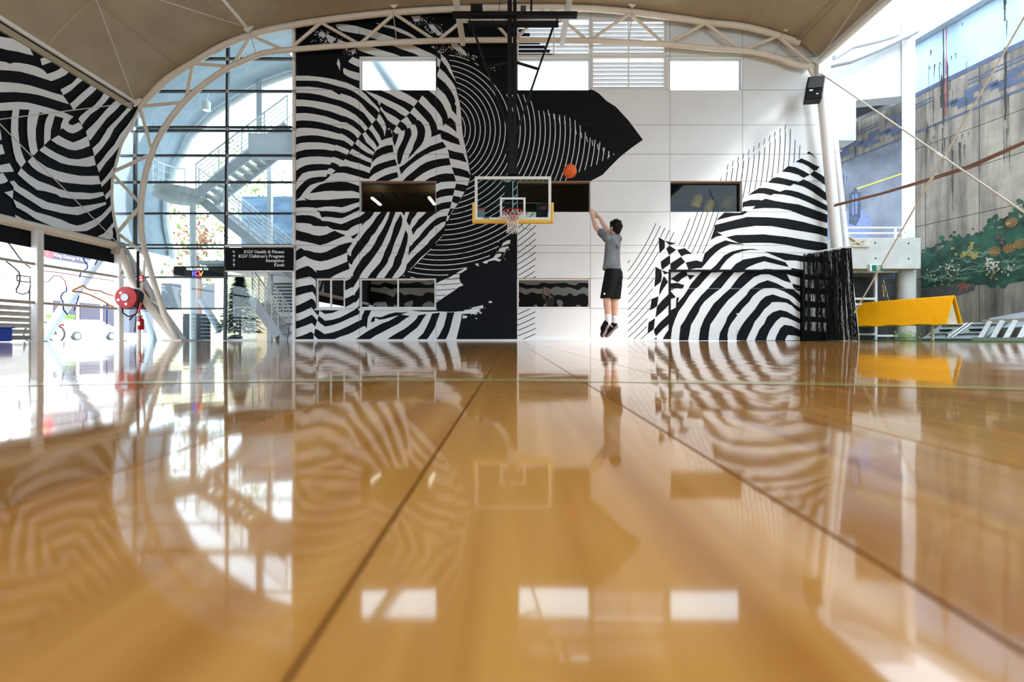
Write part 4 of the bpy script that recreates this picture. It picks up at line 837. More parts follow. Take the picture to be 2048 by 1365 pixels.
for _ in range(46):
    x = rg.choice((1858,1866,1875,1882,1890,1898,2008,2014,1930))+rg.gauss(0,4); y0 = rg.choice((126,185,250,285))+rg.uniform(-6,10); run(x,y0,y0+rg.uniform(20,90),rg.uniform(.5,1.4),.2,sq,n=6)
run(1920,285,340,3.2,1.0,sq); run(1905,300,420,2.0,.8,sq)
sq.build('stain', SOOT, wr)
rq = MB(); run(1893,36,238,1.5,1.0,rq,.012,26); rq.build('red_run', REDP, wr)

# ---------------------------------------------------------------- white fascia, post and tubes between arch and concrete wall
YF = 13.5; STRUTG = mat('grey_white_strut_paint', (.40,.42,.44), .5); FASC = mat('pale_grey_cladding', (.52,.55,.57), .6, noise=.02)
P2 = lambda s, Y: [W(a,b,Y) for a,b in pts("S "+s)]
q = MB().prism(P2("1638,36 1827,36 1827,190 1712,201 1712,281 1638,281", YF), (0,.5,0)); struct(q.build('trim_1', FASC))
q = MB().beam(W(1817,34,YF-.12),W(1817,477,YF-.12),.25,.16); struct(q.build('trim_2', WSTEEL))
q = MB().tube([W(1652,132,13.2),W(1700,122,13.2),W(1760,97,13.2),W(1832,62,13.2)], .085, 10); tag(q.build('roof_strut', STRUTG, None, True), 'lower white curved strut crossing the white fascia', 'strut', 'struts by the fascia')
q = MB().tube([W(1668,116,13.25),W(1705,93,13.25),W(1760,80,13.25),W(1830,58,13.25)], .075, 10); tag(q.build('roof_strut', STRUTG, None, True), 'upper white curved strut crossing the white fascia', 'strut', 'struts by the fascia')
struct(MB().box(W(1650,0,13.9).x,12.1,13.95,18.5,7.62,7.75).build('shade_slab', CHARC))  # added slab that shades the far part of the concrete wall
q = MB().beam(W(1700,247,14.6),W(1812,196,14.6),.16,.12); tag(q.build('roof_strut', STRUTG), 'straight white slanting beam under the white fascia', 'strut', 'struts by the fascia')
YC = 12.6
t = thing('steel_column', 'thick white leaning steel column at the right wall end', 'column', (W(1692,682,YC).x,YC,0), 'leaning columns')
MB().tube([W(1641,150,YC),W(1692,681,YC)], .135, 14).build('shaft', WSTEEL, t, True); c = W(1641,150,YC); MB().box(c.x-.08,c.x+.12,YC-.05,YC+.05,c.z-.1,c.z+.3).build('top_plate', WSTEEL, t)
t = thing('steel_column', 'slim white leaning steel pipe beside the thick column', 'column', (W(1712,682,YC+.1).x,YC+.1,0), 'leaning columns')
MB().tube([W(1652,112,YC+.1),W(1712,681,YC+.1)], .08, 12).build('shaft', WSTEEL, t, True)
for y in (305, 421):
    c0 = W(1652+60*(y-112)/569,y,YC+.1); MB().tube([c0+Vector((-.22,0,0)),c0+Vector((.09,-.08,.0))], .018, 6).build('bracket', FENCE, t)
sp = thing('wall_speaker', 'black loudspeaker hung at the right end of the arch', 'speaker', tuple(W(1628,204,12.4)))
R = Matrix.Rotation(math.radians(9),3,'Y') @ Matrix.Rotation(math.radians(-25),3,'Z'); c = W(1628,181,12.3)
q = MB().box(-.20,.20,-.16,.16,-.31,.31); q.v = [R@p+c for p in q.v]; q.build('cabinet', DARK, sp, bevel=.03)
q = MB().box(-.17,.17,-.175,-.162,-.02,.28); q.v = [R@p+c for p in q.v]; q.build('grille', CHARC, sp)
for bx in ((-.12,-.04,-.168,-.161,-.10,-.06),(.05,.10,-.168,-.161,-.2,-.17)):
    q = MB().box(*bx); q.v = [R@p+c for p in q.v]; q.build('label_plate', SIGNW, sp)
q = MB().beam(c+Vector((.1,.1,.0)), c+Vector((.12,.3,.3)), .06,.06); q.build('bracket', DARK, sp)
for i in range(3):
    o = Vector((.02*i,.015*i,.03*(i-1))); tp = [W(1668,411,12.2)+o]; 
    for x,y,Y in ((1760,388,10.6),(1850,362,9.5),(1940,332,8.6),(2048,284,7.6),(2200,215,6.6)): tp.append(W(x,y,Y)+o*(1+.5*math.sin(x*.02+i)))
    if i == 0: bt = thing('cable_bundle', 'sagging brown cable bundle strung in front of the concrete wall', 'cable', tuple(tp[0]))
    MB().tube(tp, .014, 6).build('strand', BROWN, bt, True)

# ---------------------------------------------------------------- balcony, column, caged doors
YB = 13.3
bc = thing('balcony', 'pale concrete balcony with white pipe railing beside the mural wall', 'balcony', tuple(W(1757,538,YB)))
a = W(1672,538,YB); b = W(1842,476,YB); MB().box(a.x,b.x,YB,15.2,a.z,b.z).build('slab', CONC, bc, bevel=.015)
for x,y in ((1750,486),(1817,487),(1751,517),(1817,518)): c = W(x,y,YB); MB().lathe([(.025,0),(.025,.004)], c-Vector((0,.003,0)), (0,-1,0), 10).build('tie_hole', SOOT, bc)
for y in (456,467): MB().tube([W(1664,y,YB+.1),W(1803,y,YB+.1)], .03, 8).build('rail', WSTEEL, bc, True)
MB().tube([W(1803,456,YB+.1),W(1806.5,458,YB+.1),W(1806.5,465,YB+.1),W(1803,467,YB+.1)], .03, 8).build('rail', WSTEEL, bc, True)
for x in (1681,1791): MB().tube([W(x,456,YB+.1),W(x,477,YB+.1)], .03, 8).build('post', WSTEEL, bc, True)
q = MB(); c = W(1812,538,13.75); q.lathe([(.235,0),(.235,c.z)], (c.x,13.75,0), n=28); tag(q.build('concrete_column', CONC, None, True), 'round pale concrete column under the balcony', 'column')
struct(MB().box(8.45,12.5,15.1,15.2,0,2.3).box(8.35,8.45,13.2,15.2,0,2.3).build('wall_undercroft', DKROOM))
d2 = empty('door_2', W(1745,682,13.8)); struct(d2, 'white framed caged double door under the balcony')
for x in (1690,1751,1797): MB().beam(W(x,543,13.8),Vector((W(x,0,13.8).x,13.8,.02)),.07,.06).build('frame', WSTEEL, d2)
for x0,x1,y in ((1690,1797,544),(1690,1751,598),(1690,1751,609),(1690,1751,669),(1751,1797,672)): MB().beam(W(x0,y,13.79),W(x1,y,13.79),.06,.06).build('frame', WSTEEL, d2)
q = MB(); x = 1694
while x < 1795:
    q.beam(W(x,546,13.83),Vector((W(x,0,13.83).x,13.83,.05)),.008,.008); x += 3.6
y = 550
while y < 668: q.beam(W(1692,y,13.84),W(1796,y,13.84),.006,.006); y += 9
q.build('grille', CHARC, d2)['kind'] = 'stuff'
MB().beam(W(1766,560,13.9),W(1778,604,13.9),.02,.02).build('white_pole', SIGNW, d2); MB().beam(W(1765,570,13.88),W(1767,594,13.88),.04,.03).build('yellow_strap', PAD, d2)
ex = thing('exit_sign', 'green running man exit sign above the caged door', 'sign', tuple(W(1752,543,13.2)))
a = W(1740,543,13.2); b = W(1765,528.5,13.2); MB().box(a.x,b.x,13.2,13.29,a.z,b.z).build('housing', WSTEEL, ex); MB().box(a.x+.055,b.x-.005,13.19,13.2,a.z+.012,b.z-.03).build('face', GREEN, ex)
f = MB(); f.box(a.x+.175,a.x+.255,13.183,13.189,a.z+.03,b.z-.045); f.build('doorway_symbol', SIGNW, ex)
f = MB(); cx = a.x+.205; cz = (a.z+b.z)/2-.01
f.ball((cx+.008,13.18,cz+.052),(.013,.004,.013),8,6); f.beam((cx,13.18,cz+.035),(cx-.012,13.18,cz-.012),.006,.018,(1,0,0)); f.beam((cx-.01,13.18,cz-.01),(cx+.02,13.18,cz-.05),.006,.011,(1,0,0)); f.beam((cx-.012,13.18,cz-.012),(cx-.03,13.18,cz-.045),.006,.011,(1,0,0)); f.beam((cx,13.18,cz+.028),(cx+.032,13.18,cz+.01),.006,.009,(1,0,0)); f.beam((cx,13.18,cz+.03),(cx-.03,13.18,cz+.008),.006,.009,(1,0,0))
f.build('running_man', GREEN, ex)
pw = thing('wooden_bracket', 'broken timber bracket leaning on the balcony front', 'timber', tuple(W(1720,492,13.2)))
for a,b in (((1682,462),(1723,490)),((1684,493),(1731,479)),((1690,492),(1740,493))): MB().beam(W(*a,13.28),W(*b,13.26),.05,.05).build('batten', WOOD, pw)

# ---------------------------------------------------------------- black net curtain on a rod
A = Vector((8.27,12.88,2.47)); B = Vector((8.80,11.85,2.47)); dn = (B-A).normalized(); pn = Vector((-dn.y,dn.x,0))
nc = thing('net_curtain', 'black net curtain gathered on a rod beside the painted door', 'curtain', ((A.x+B.x)/2,(A.y+B.y)/2,0))
MB().tube([A,B], .018, 8).build('rod', WSTEEL, nc); MB().tube([A,(A.x,A.y,0)], .02, 8).build('post', DARK, nc)
for i in range(26):
    c = A+(B-A)*(i/25); q = MB(); q.tube([c+pn*.03*math.cos(t)+Vector((0,0,.03*math.sin(t)-.01)) for t in (0,1.05,2.1,3.15,4.2,5.25)], .006, 5, closed=True); q.build('ring', SIGNW, nc)
q = MB(); rn = random.Random(5)
def netp(t, z):
    f = 1-z/2.45; s = A+(B-A)*(t*(1+.13*f)+.0); return s + pn*((.05+.10*f)*math.sin(t*34)+.03*math.sin(t*91+z*2)) + Vector((0,0,z-2.47))
for i in range(1100):
    t = rn.random()**.8; pr = None; ww = .0026; ph = rn.random()*6
    for s in range(7):
        z = 2.44-2.42*s/6; p = netp(t+.006*math.sin(ph+s*1.7), z) 
        if pr is not None: q.add([pr-dn*ww,pr+dn*ww,p+dn*ww,p-dn*ww],[(0,1,2,3)])
        pr = p
for i in range(40):
    z = .03+2.4*i/39; pr = None
    for s in range(40):
        t = s/39; p = netp(t, z+.015*math.sin(t*40+i*2.2))
        if pr is not None: q.add([pr-Vector((0,0,.0022)),p-Vector((0,0,.0022)),p+Vector((0,0,.0022)),pr+Vector((0,0,.0022))],[(0,1,2,3)])
        pr = p
q.build('netting', DARK, nc)['kind'] = 'stuff'

# ---------------------------------------------------------------- yellow padded barrier, tables, ladder
E0 = Vector((11.08,11.4,0)); E1 = Vector((10.52,14.25,0)); ax = (E1-E0).normalized(); pp_ = Vector((ax.y,-ax.x,0))
br = thing('padded_barrier', 'long yellow padded A-frame barrier in front of the concrete wall', 'barrier', tuple((E0+E1)/2))
zt, zb_ = 1.11, .42; hw = .21
def slab(side):
    q = MB(); n = 14
    for i in range(n+1):
        p = E0+(E1-E0)*(i/n); wv = .012*math.sin(i*2.4)
        for k in range(5):
            f = k/4; c = p+pp_*side*(.012+(hw+.02)*f+wv*f)+Vector((0,0,zt-(zt-zb_)*f-(.02*math.sin(i*1.7) if k == 4 else 0))); q.v.append(c)
    for i in range(n+1):
        for k in range(5): q.v.append(q.v[i*5+k]+pp_*side*.03+Vector((0,0,.012)))
    m = (n+1)*5
    for i in range(n):
        for k in range(4):
            a = i*5+k; q.f += [(a,a+1,a+6,a+5),(m+a,m+a+5,m+a+6,m+a+1)]
        q.f += [(i*5,i*5+5,m+i*5+5,m+i*5),(i*5+4,m+i*5+4,m+i*5+9,i*5+9)]
    for k in range(4): q.f += [(k,m+k,m+k+1,k+1),(n*5+k,n*5+k+1,m+n*5+k+1,m+n*5+k)]
    q.m = [0]*len(q.f); return q
slab(-1).build('cover', YELLOW, br, True); slab(1).build('cover', YELLOW, br, True)
MB().tube([E0+Vector((0,0,zt+.012)),E1+Vector((0,0,zt+.012))], .03, 8).build('ridge', YELLOW, br, True)
q = MB(); p = E0+ax*.06; q.prism([p+Vector((0,0,zt-.05)),p-pp_*.20+Vector((0,0,zb_+.02)),p+pp_*.20+Vector((0,0,zb_+.02))], ax*.04); q.build('end_board', WOOD, br)
q = MB(); q.prism([E0-pp_*.23+Vector((0,0,zb_+.0)),E0+pp_*.23+Vector((0,0,zb_+.0)),E1+pp_*.23+Vector((0,0,zb_)),E1-pp_*.23+Vector((0,0,zb_))], (0,0,.02)); q.build('base_board', WOOD, br)
for t in (.17,.9): c = E0+(E1-E0)*t; MB().beam((c.x,c.y,.01),(c.x,c.y,zb_),.05,.05).build('leg', WOOD, br)
tb = thing('folding_table', 'folded grey green table leaning on its side behind the barrier', 'table', (12.1,12.5,0))
def lean(u, v_, h=0): return Vector((11.98+.50*v_-.3*h, 13.35-1.75*u-.15*v_, .03+.47*v_+.35*h))
MB().prism([lean(0,0),lean(1,0),lean(1,1),lean(0,1)], (.05,0,-.03)).build('tabletop', GREYP, tb)
MB().prism([lean(.01,.02,.02),lean(.99,.02,.02),lean(.99,.06,.02),lean(.01,.06,.02)], (-.02,0,.02)).build('rim', GRBOARD, tb)
for u0,u1 in ((.08,.42),(.56,.92)):
    MB().tube([lean(u0,.25,.06),lean(u0+.12,.3,.06),lean(u1-.06,.3,.06),lean(u1,.15,.06)], .016, 6).build('leg', DARK, tb); MB().tube([lean(u0,.8,.06),lean(u1,.8,.06)], .016, 6).build('leg', DARK, tb)
    MB().beam(lean(u0+.08,.55,.05),lean(u1-.08,.55,.05),.09,.04).build('hinge', DARK, tb)
for u in (.44,.52): MB().tube([lean(u,.1,.05),lean(u,.95,.05)], .018, 6).build('brace', ALU, tb)
q = MB().prism([Vector((12.66,12.35,.34)),Vector((12.72,10.85,.36)),Vector((12.98,10.75,.86)),Vector((12.92,12.3,.62))], (.03,0,-.01)); tag(q.build('grey_board', GRBOARD), 'blue grey board leaning behind the ladder', 'board')
ld = thing('ladder', 'aluminium ladder lying on its edge at the far right', 'ladder', (12,10.6,0))
MB().beam((11.88,11.75,.05),(11.88,8.9,.05),.03,.09).build('rail', ALU, ld); MB().beam((12.46,12.05,.52),(12.46,9.2,.52),.03,.09).build('rail', ALU, ld)
for i in range(9): y = 11.55-.3*i; MB().beam((11.88,y,.06),(12.46,y+.3,.52),.10,.03).build('rung', ALU, ld)
wd = MB()
for _ in range(60):
    c = W(1815+rg.gauss(0,12),672,13.3); a = rg.uniform(0,6.3); h = rg.uniform(.05,.25); wd.add([(c.x,c.y,0),(c.x+.03*math.cos(a),c.y+.03*math.sin(a),h*.6),(c.x+.09*math.cos(a),c.y+.09*math.sin(a),h)],[(0,1,2)])
    c2 = Vector((c.x+.05*math.cos(a),c.y,h)); wd.add([c2,c2+Vector((.04,0,.02)),c2+Vector((.02,.02,.05)),c2+Vector((-.02,0,.03))],[(0,1,2,3)])
o = tag(wd.build('weeds', LEAF), 'green weeds growing at the foot of the caged door', 'weeds'); o['kind'] = 'stuff'
# ---------------------------------------------------------------- open left side: rails, posts, louvred fence
XE = W(238,490,YA).x
def railing(label, y, r, m, Y0=-9, dz=0): 
    z = W(238,y,YA).z; q = MB().tube([(XE,Y0,z),(XE,YA-.1,z)], r, 10); return tag(q.build('side_rail', m, None, True), label, 'rail', 'rails along the open left side')
railing('thick cream top rail under the left mural', 492, .09, STEEL); railing('thin grey middle rail of the open left side', 554.5, .035, FENCE); railing('thin grey low rail of the open left side', 618, .035, FENCE)
q = MB().beam((XE-.04,-9,W(238,499,YA).z),(XE-.04,YA-.1,W(238,499,YA).z),.06,.05); struct(q.build('trim_8', STEEL))
q = MB().beam((XE-.10,-9,W(238,503,YA).z-.10),(XE-.10,YA,W(238,503,YA).z-.10),.02,.48); struct(q.build('trim_9', BLACK))
for lb, px in (('white post of the open left side before the street',75),('white post of the open left side beside the hose reel',238)):
    Y = XE*FPX/(px-CX) if px == 75 else YA; t = thing('side_post', lb, 'post', (XE,Y,0), 'posts of the left side')
    MB().beam((XE,Y,0),(XE,Y,2.6),.16,.16).build('shaft', WSTEEL, t, bevel=.02); MB().box(XE-.12,XE+.12,Y-.12,Y+.12,0,.02).build('base_plate', WSTEEL, t)
    if px == 238: MB().prism([(XE-.12,Y-.06,2.55),(XE+.22,Y-.06,2.55),(XE+.22,Y-.06,2.1),(XE+.06,Y-.06,1.85),(XE-.12,Y-.06,2.0)], (0,.14,0)).build('gusset', FENCE, t)
fe = thing('louvred_fence', 'low grey louvred fence beneath the left rail', 'fence', (XE-.2,10,0))
Yf1 = -XE*FPX/(CX-87); zt2 = W(0,600,-XE*FPX/CX).z
for Y in (Yf1-.04, Yf1-.95, Yf1-2.6): MB().beam((XE-.2,Y,0),(XE-.2,Y,zt2),.10,.10).build('post', FENCE, fe)
MB().beam((XE-.2,Yf1-3.4,zt2),(XE-.2,Yf1,zt2),.14,.06).build('top_rail', FENCE, fe)
for i in range(6): z = .09+.135*i; MB().beam((XE-.26,Yf1-3.4,z),(XE-.26,Yf1-.05,z),.02,.11,(.5,0,.85)).build('slat', FENCE, fe)
q = MB(); c = (XE+.40, 9.25); q.prism([(c[0]-.2,c[1]-.2,.01),(c[0]+.2,c[1]-.2,.01),(c[0]+.2,c[1]+.2,.01),(c[0]-.2,c[1]+.2,.01)], (0,0,.02))
q.box(c[0]-.22,c[0]+.22,c[1]-.22,c[1]+.22,.02,.28); q.box(c[0]-.25,c[0]+.25,c[1]-.25,c[1]+.25,.28,.31); tag(q.build('blue_bin', BLUE, bevel=.02), 'blue plastic tub on the floor at the left edge', 'tub')
def strut(lb, a, b, r, m): tag(MB().tube([a,b], r, 10).build('outer_strut', m, None, True), lb, 'strut', 'outer struts')
strut('pale thick outer strut slanting down behind the left rails', W(214,494,YA+.15), Vector((W(78,0,13.2).x,13.2,-.1)), .13, LBLUE)
strut('pale outer strut behind the arch foot', W(270,560,13.6), Vector((W(310,0,13.7).x,13.7,-.1)), .09, LBLUE)
strut('grey strut slanting inside the foyer behind the glass', W(402,600,14.3), W(440,662,14.3), .10, LBLUE)
# drawings in coloured wire hung behind the rails
def wire(lb, m, lines, r=.010, Y0=None):
    t = thing('wire_drawing', lb, 'wire drawing', tuple(W(*lines[0][0], 12.0) if False else (XE-.2, -(XE-.2)*FPX/(CX-lines[0][0][0]), .5)), 'wire drawings')
    for L_ in lines:
        ps = []
        for x,y in L_:
            X = XE-.2; Y = X*FPX/(x-CX); ps.append((X,Y,W(x,y,Y).z))
        MB().tube(ps, r*1.7, 5).build('wire', m, t)
WO = mat('orange_wire', (.45,.12,.005), .5); WB = mat('blue_wire', (.01,.03,.22), .5); WR = mat('red_wire', (.40,.06,.05), .5); WG = mat('grey_wire', (.05,.045,.05), .5)
wire('orange wire drawing behind the left rails', WO, [[(232,594),(210,587),(200,582),(180,580),(172,577),(166,571),(160,574),(145,581),(145,583),(160,584),(180,590),(205,602),(220,611),(236,617)]], .013)
wire('blue wire drawing wound around the outer strut', WB, [[(167,503),(167,520),(172,527),(175,531),(174,538),(162,544),(159,555)],[(192,507),(195,520),(190,530)],[(133,575),(133,583),(126,586),(122,592),(122,598),(125,602),(126,610),(127,620),(135,630)],[(158,592),(148,622)],[(214,605),(213,650)]])
wire('red wire drawing along the left rails', WR, [[(88,542),(120,546),(152,551),(175,555),(215,560),(236,563)],[(88,564),(97,564),(102,557),(108,552),(120,552),(130,562),(134,578)]], .007)
wire('grey wire drawing at the far left', WG, [[(2,472),(20,490),(38,515),(50,528),(60,535),(68,545),(70,552),(62,565),(59,580),(57,585),(45,589),(33,585),(33,578),(38,570),(40,555),(38,545),(28,535),(12,523)],[(34,551),(60,554),(60,565),(34,562),(34,551)],[(59,580),(59,604)]])
# hose reel, extinguisher, signs on the arch leg post
YH = 12.5
hr = thing('hose_reel', 'red fire hose reel on a pole beside the arch leg', 'hose reel', (W(264,682,YH).x,YH,0))
MB().tube([(W(264,0,YH).x,YH+.2,0),(W(264,500,YH).x,YH+.2,W(264,500,YH).z)], .035, 8).build('pole', DARK, hr)
c = W(259,596,YH); axr = Vector((.02,-1,0)); MB().lathe([(.29,-.02),(.30,.0),(.29,.03),(.10,.05),(.09,.05)], c+axr*.10, axr, 28).build('front_disc', RED, hr, True); MB().lathe([(.265,-.20),(.265,.20)], c-axr*.10, axr, 24).build('hose_coil', RUBBER, hr, True); MB().lathe([(.29,-.01),(.29,.02)], c-axr*.31, axr, 28).build('rear_disc', RED, hr, True)
MB().lathe([(.10,0),(.10,.02)], c+axr*.15, axr, 20).build('hub', LBLUE, hr, True)
for dx,dz in ((-.19,-.07),(-.12,.12),(.02,-.18)): p = c+axr*.142+Vector((dx,0,dz)); q = MB(); q.lathe([(.04,0),(.04,.006)], p, axr, 8); q.build('sticker', SIGNW, hr)
MB().tube([c+Vector((-.12,-.1,-.25)),c+Vector((-.1,-.1,-.42)),c+Vector((.05,-.1,-.52)),c+Vector((.2,-.05,-.47)),c+Vector((.3,0,-.25))], .022, 8).build('hose', RUBBER, hr, True)
MB().tube([c+Vector((.18,-.05,-.45)),c+Vector((.08,-.1,-.62))], .02, 8).build('nozzle', RUBBER, hr)
fx = thing('fire_extinguisher', 'red fire extinguisher hanging on a white pole under the hose reel', 'extinguisher', tuple(W(281,662,YH)))
c = W(281.5,660,YH-.05); MB().lathe([(.06,0),(.075,.02),(.075,.27),(.05,.31),(.025,.33),(.025,.36)], c, n=18).build('cylinder', RED, fx, True); MB().box(c.x-.03,c.x+.05,c.y-.02,c.y+.02,c.z+.36,c.z+.39).build('valve', DARK, fx)
MB().tube([c+Vector((-.02,0,.36)),c+Vector((-.12,0,.34)),c+Vector((-.14,-.02,.1)),c+Vector((-.16,-.02,-.05))], .012, 6).build('hose', RUBBER, fx); MB().box(c.x-.04,c.x+.04,c.y-.079,c.y-.074,c.z+.12,c.z+.22).build('label_plate', SIGNW, fx)
MB().tube([(W(272,0,YH).x,YH+.1,0),(W(272,624,YH).x,YH+.1,W(272,624,YH).z)], .05, 8).build('pole', WSTEEL, fx)
sg = thing('fire_sign', 'small red fire sign on the arch above the hose reel', 'sign', tuple(W(284,564,YH))); a = W(279,564,YH); b = W(288.5,550.5,YH); MB().box(a.x,b.x,YH-.02,YH,a.z,b.z).build('plate', RED, sg)
MB().lathe([(.03,0),(.03,.004)], Vector(((a.x+b.x)/2-.01,YH-.021,a.z+.12)), (0,-1,0), 12).box(a.x+.03,b.x-.03,YH-.026,YH-.021,a.z+.03,a.z+.07).build('symbol', SIGNW, sg)
q = MB().beam(W(277,626,YH-.05),W(283,606,YH-.05),.05,.02); tag(q.build('red_tag', REDCIRC), 'red striped tag hanging below the hose reel', 'tag')

# ---------------------------------------------------------------- lettering
def text(txt, size, loc, m, parent=None, align='LEFT', rot=(math.pi/2,0,0), ext=.004, name='lettering', spacing=1.0, weight=0):
    cu = bpy.data.curves.new('t', 'FONT'); cu.body = txt; cu.size = size; cu.align_x = align; cu.extrude = ext; cu.resolution_u = 3; cu.space_character = spacing; cu.offset = weight
    ob = bpy.data.objects.new('t', cu); C.objects.link(ob); dg = bpy.context.evaluated_depsgraph_get(); me = bpy.data.meshes.new_from_object(ob.evaluated_get(dg)); bpy.data.objects.remove(ob)
    from mathutils import Euler
    me.transform(Matrix.Translation(Vector(loc)) @ Euler(rot).to_matrix().to_4x4()); me.name = name
    o = ORG.get(parent.name, Vector()) if parent else Vector(); me.transform(Matrix.Translation(-o)); me.materials.clear(); me.materials.append(m)
    r = bpy.data.objects.new(name, me); C.objects.link(r)
    if parent: r.parent = parent; ORG[r.name] = o
    return r
YS = 12.86
bs = thing('direction_sign', 'black direction sign board above the foyer doorway', 'sign', tuple(W(518,541,YS)))
a = W(451,541,YS); b = W(585.5,496,YS); MB().box(a.x,b.x,YS,YS+.05,a.z,b.z).build('board', BLACK, bs)
for i,(s,y) in enumerate((("KGV Health & Fitness",507),("KGV Children's Program",515.7),("Reception",524.5),("Kiosk",533.2))):
    p = W(569,y,YS); text(s, .128, (p.x,YS-.004,p.z), SIGNW, bs, 'RIGHT', weight=.0012)
    c = W(468,y-2.6,YS-.006); q = MB(); d = Vector((-.7,0,.7)) if i == 0 else Vector((0,0,1)); n_ = Vector((d.z,0,-d.x))
    q.beam(c-d*.045,c+d*.045,.014,.006,(0,1,0)); q.beam(c+d*.045,c+d*.01+n_*.035,.014,.006,(0,1,0)); q.beam(c+d*.045,c+d*.01-n_*.035,.014,.006,(0,1,0)); q.build('arrow', SIGNW, bs)
MB().beam(W(451,492.5,YS+.02),W(586,492.5,YS+.02),.08,.05).build('top_rail', WSTEEL, bs)
MB().beam(W(451,543,YS+.02),W(586,543,YS+.02),.06,.03).build('bottom_rail', WSTEEL, bs)
YL = 13.6
ls = thing('led_display', 'black scrolling display reading a welcome behind the glass', 'display', tuple(W(397,556,YL))); a = W(347,556,YL); b = W(446,533,YL)
MB().box(a.x,b.x,YL,YL+.1,a.z,b.z).build('case', DARK, ls); p = W(395,541,YL); text('WELCOME TO', .10, (p.x,YL-.01,p.z), LEDW, ls, 'CENTER')
for ch, x, m in (('K',389,LEDB),('G',396,LEDR),('V',402.5,LEDO)): p = W(x,553,YL); text(ch, .22, (p.x,YL-.01,p.z), m, ls, 'CENTER', weight=.001)

# ---------------------------------------------------------------- foyer stairs
ld_ = thing('stair_landing', 'round stair landing on a post behind the glass', 'landing', (W(386,682,14.2).x,14.2,0)); c = W(360,383,14.2)
q = MB(); q.lathe([(.40,-.34),(.68,-.22),(.70,-.2),(.70,0),(.66,.0)], c, n=28); q.build('slab', CONC, ld_, True)
MB().tube([(W(386,0,14.3).x,14.3,0),(W(386,0,14.3).x,14.3,c.z-.25)], .09, 12).build('post', WSTEEL, ld_, True)
for k in range(4): MB().tube([c+Vector((.66*math.cos(t),.66*math.sin(t),.25+.22*k)) for t in [2.0+i*.3 for i in range(9)]], .012 if k < 3 else .025, 6).build('guard_rail', WSTEEL, ld_)
for t in (2.0,2.9,3.8,4.4): MB().tube([c+Vector((.66*math.cos(t),.66*math.sin(t),0)),c+Vector((.66*math.cos(t),.66*math.sin(t),.95))], .02, 6).build('baluster', WSTEEL, ld_)
def flight(label, a, b, Y0, Y1, n, tm, rails=True):
    a = Vector(a); b = Vector(b); t = thing('stair_flight', label, 'stairs', (min((a.x,a.z),(b.x,b.z),key=lambda q:q[1])[0],Y0,min(a.z,b.z)), 'foyer stairs')
    for Y in (Y0,Y1): MB().beam((a.x,Y,a.z),(b.x,Y,b.z),.06,.28).build('stringer', tm, t)
    for i in range(n):
        f = (i+.5)/n; p = a+(b-a)*f; MB().box(p.x-.13,p.x+.13,Y0+.03,Y1-.03,p.z-.025,p.z+.025).build('tread', CONC, t)
    for Y in (Y0,Y1):
        for k in range(6): o = Vector((0,0,.25+.14*k)); MB().tube([Vector((a.x,Y,a.z))+o,Vector((b.x,Y,b.z))+o], .011 if k < 5 else .024, 6).build('rail', WSTEEL, t)
        for i in range(5): p = a+(b-a)*(i/4); MB().tube([(p.x,Y,p.z),(p.x,Y,p.z+.95)], .02, 6).build('baluster', WSTEEL, t)
    return t
flight('upper stair flight rising right from the round landing', W(392,390,14.1), W(575,252,14.1), 14.1, 14.95, 13, LGREY)
flight('lower stair flight falling right from the round landing', W(402,398,14.6), W(600,560,14.6), 14.5, 15.3, 14, LGREY)
q = flight('short stair flight beside the foyer doorway', W(505,600,14.0), W(556,672,14.0), 14.0, 14.7, 5, LGREY)
a = W(496,305,13.4); b = W(588,266,13.4); struct(MB().box(a.x,b.x,13.4,14.0,a.z,b.z).build('trim_10', WHITE))
struct(MB().beam(W(540,285,15.6),Vector((W(540,0,15.6).x,15.6,0)),.14,.14).build('trim_11', LGREY)); struct(MB().beam(W(521,48,15.0),W(521,262,15.0),.18,.18).build('trim_12', LGREY))
hl = thing('hanging_lamp', 'white cylinder lamp hanging behind the foyer glass', 'lamp', tuple(W(413,221,13.8))); c = W(413,221,13.8)
MB().lathe([(.10,0),(.11,.02),(.11,.26),(.06,.30)], c, n=16).build('body', WSTEEL, hl, True); MB().tube([c+Vector((0,0,.3)),c+Vector((.06,0,.55))], .015, 6).build('stem', WSTEEL, hl); MB().lathe([(.08,-.004),(.08,.002)], c, n=16).build('bulb', mat('dim_lamp',(1,.9,.7),.5,emit=1.5), hl)
q = MB().ball(W(585,107,13.4), .07); tag(q.build('round_lamp', LAMP, None, True), 'small warm round lamp at the top right of the glass', 'lamp')
dl = thing('entry_door', 'glass door leaf with bar handle under the black sign', 'door', (W(482,682,13.1).x,13.1,0))
a = W(455,681.5,13.1); b = W(512,554,13.1); MB().box(a.x,b.x,13.1,13.115,.02,b.z).build('pane', PALEGLASS, dl); MB().box(a.x,b.x,13.08,13.13,b.z,b.z+.06).build('top_rail', WSTEEL, dl); MB().box(a.x,b.x,13.08,13.13,.0,.05).build('bottom_rail', WSTEEL, dl)
c = W(509,0,13.0).x; z0 = W(0,615,13.0).z; z1 = W(0,591,13.0).z; MB().tube([(c,13.09,z1),(c+.04,13.0,z1),(c+.06,13.0,z1-.05),(c+.06,13.0,z0),(c-.6,13.0,z0)], .014, 8).build('handle', WSTEEL, dl)
ct = thing('fir_tree', 'artificial fir tree behind the glass door', 'tree', (W(480,682,14.0).x,14.0,0)); c = W(480,0,14.0).x; q = MB(); rf = random.Random(2)
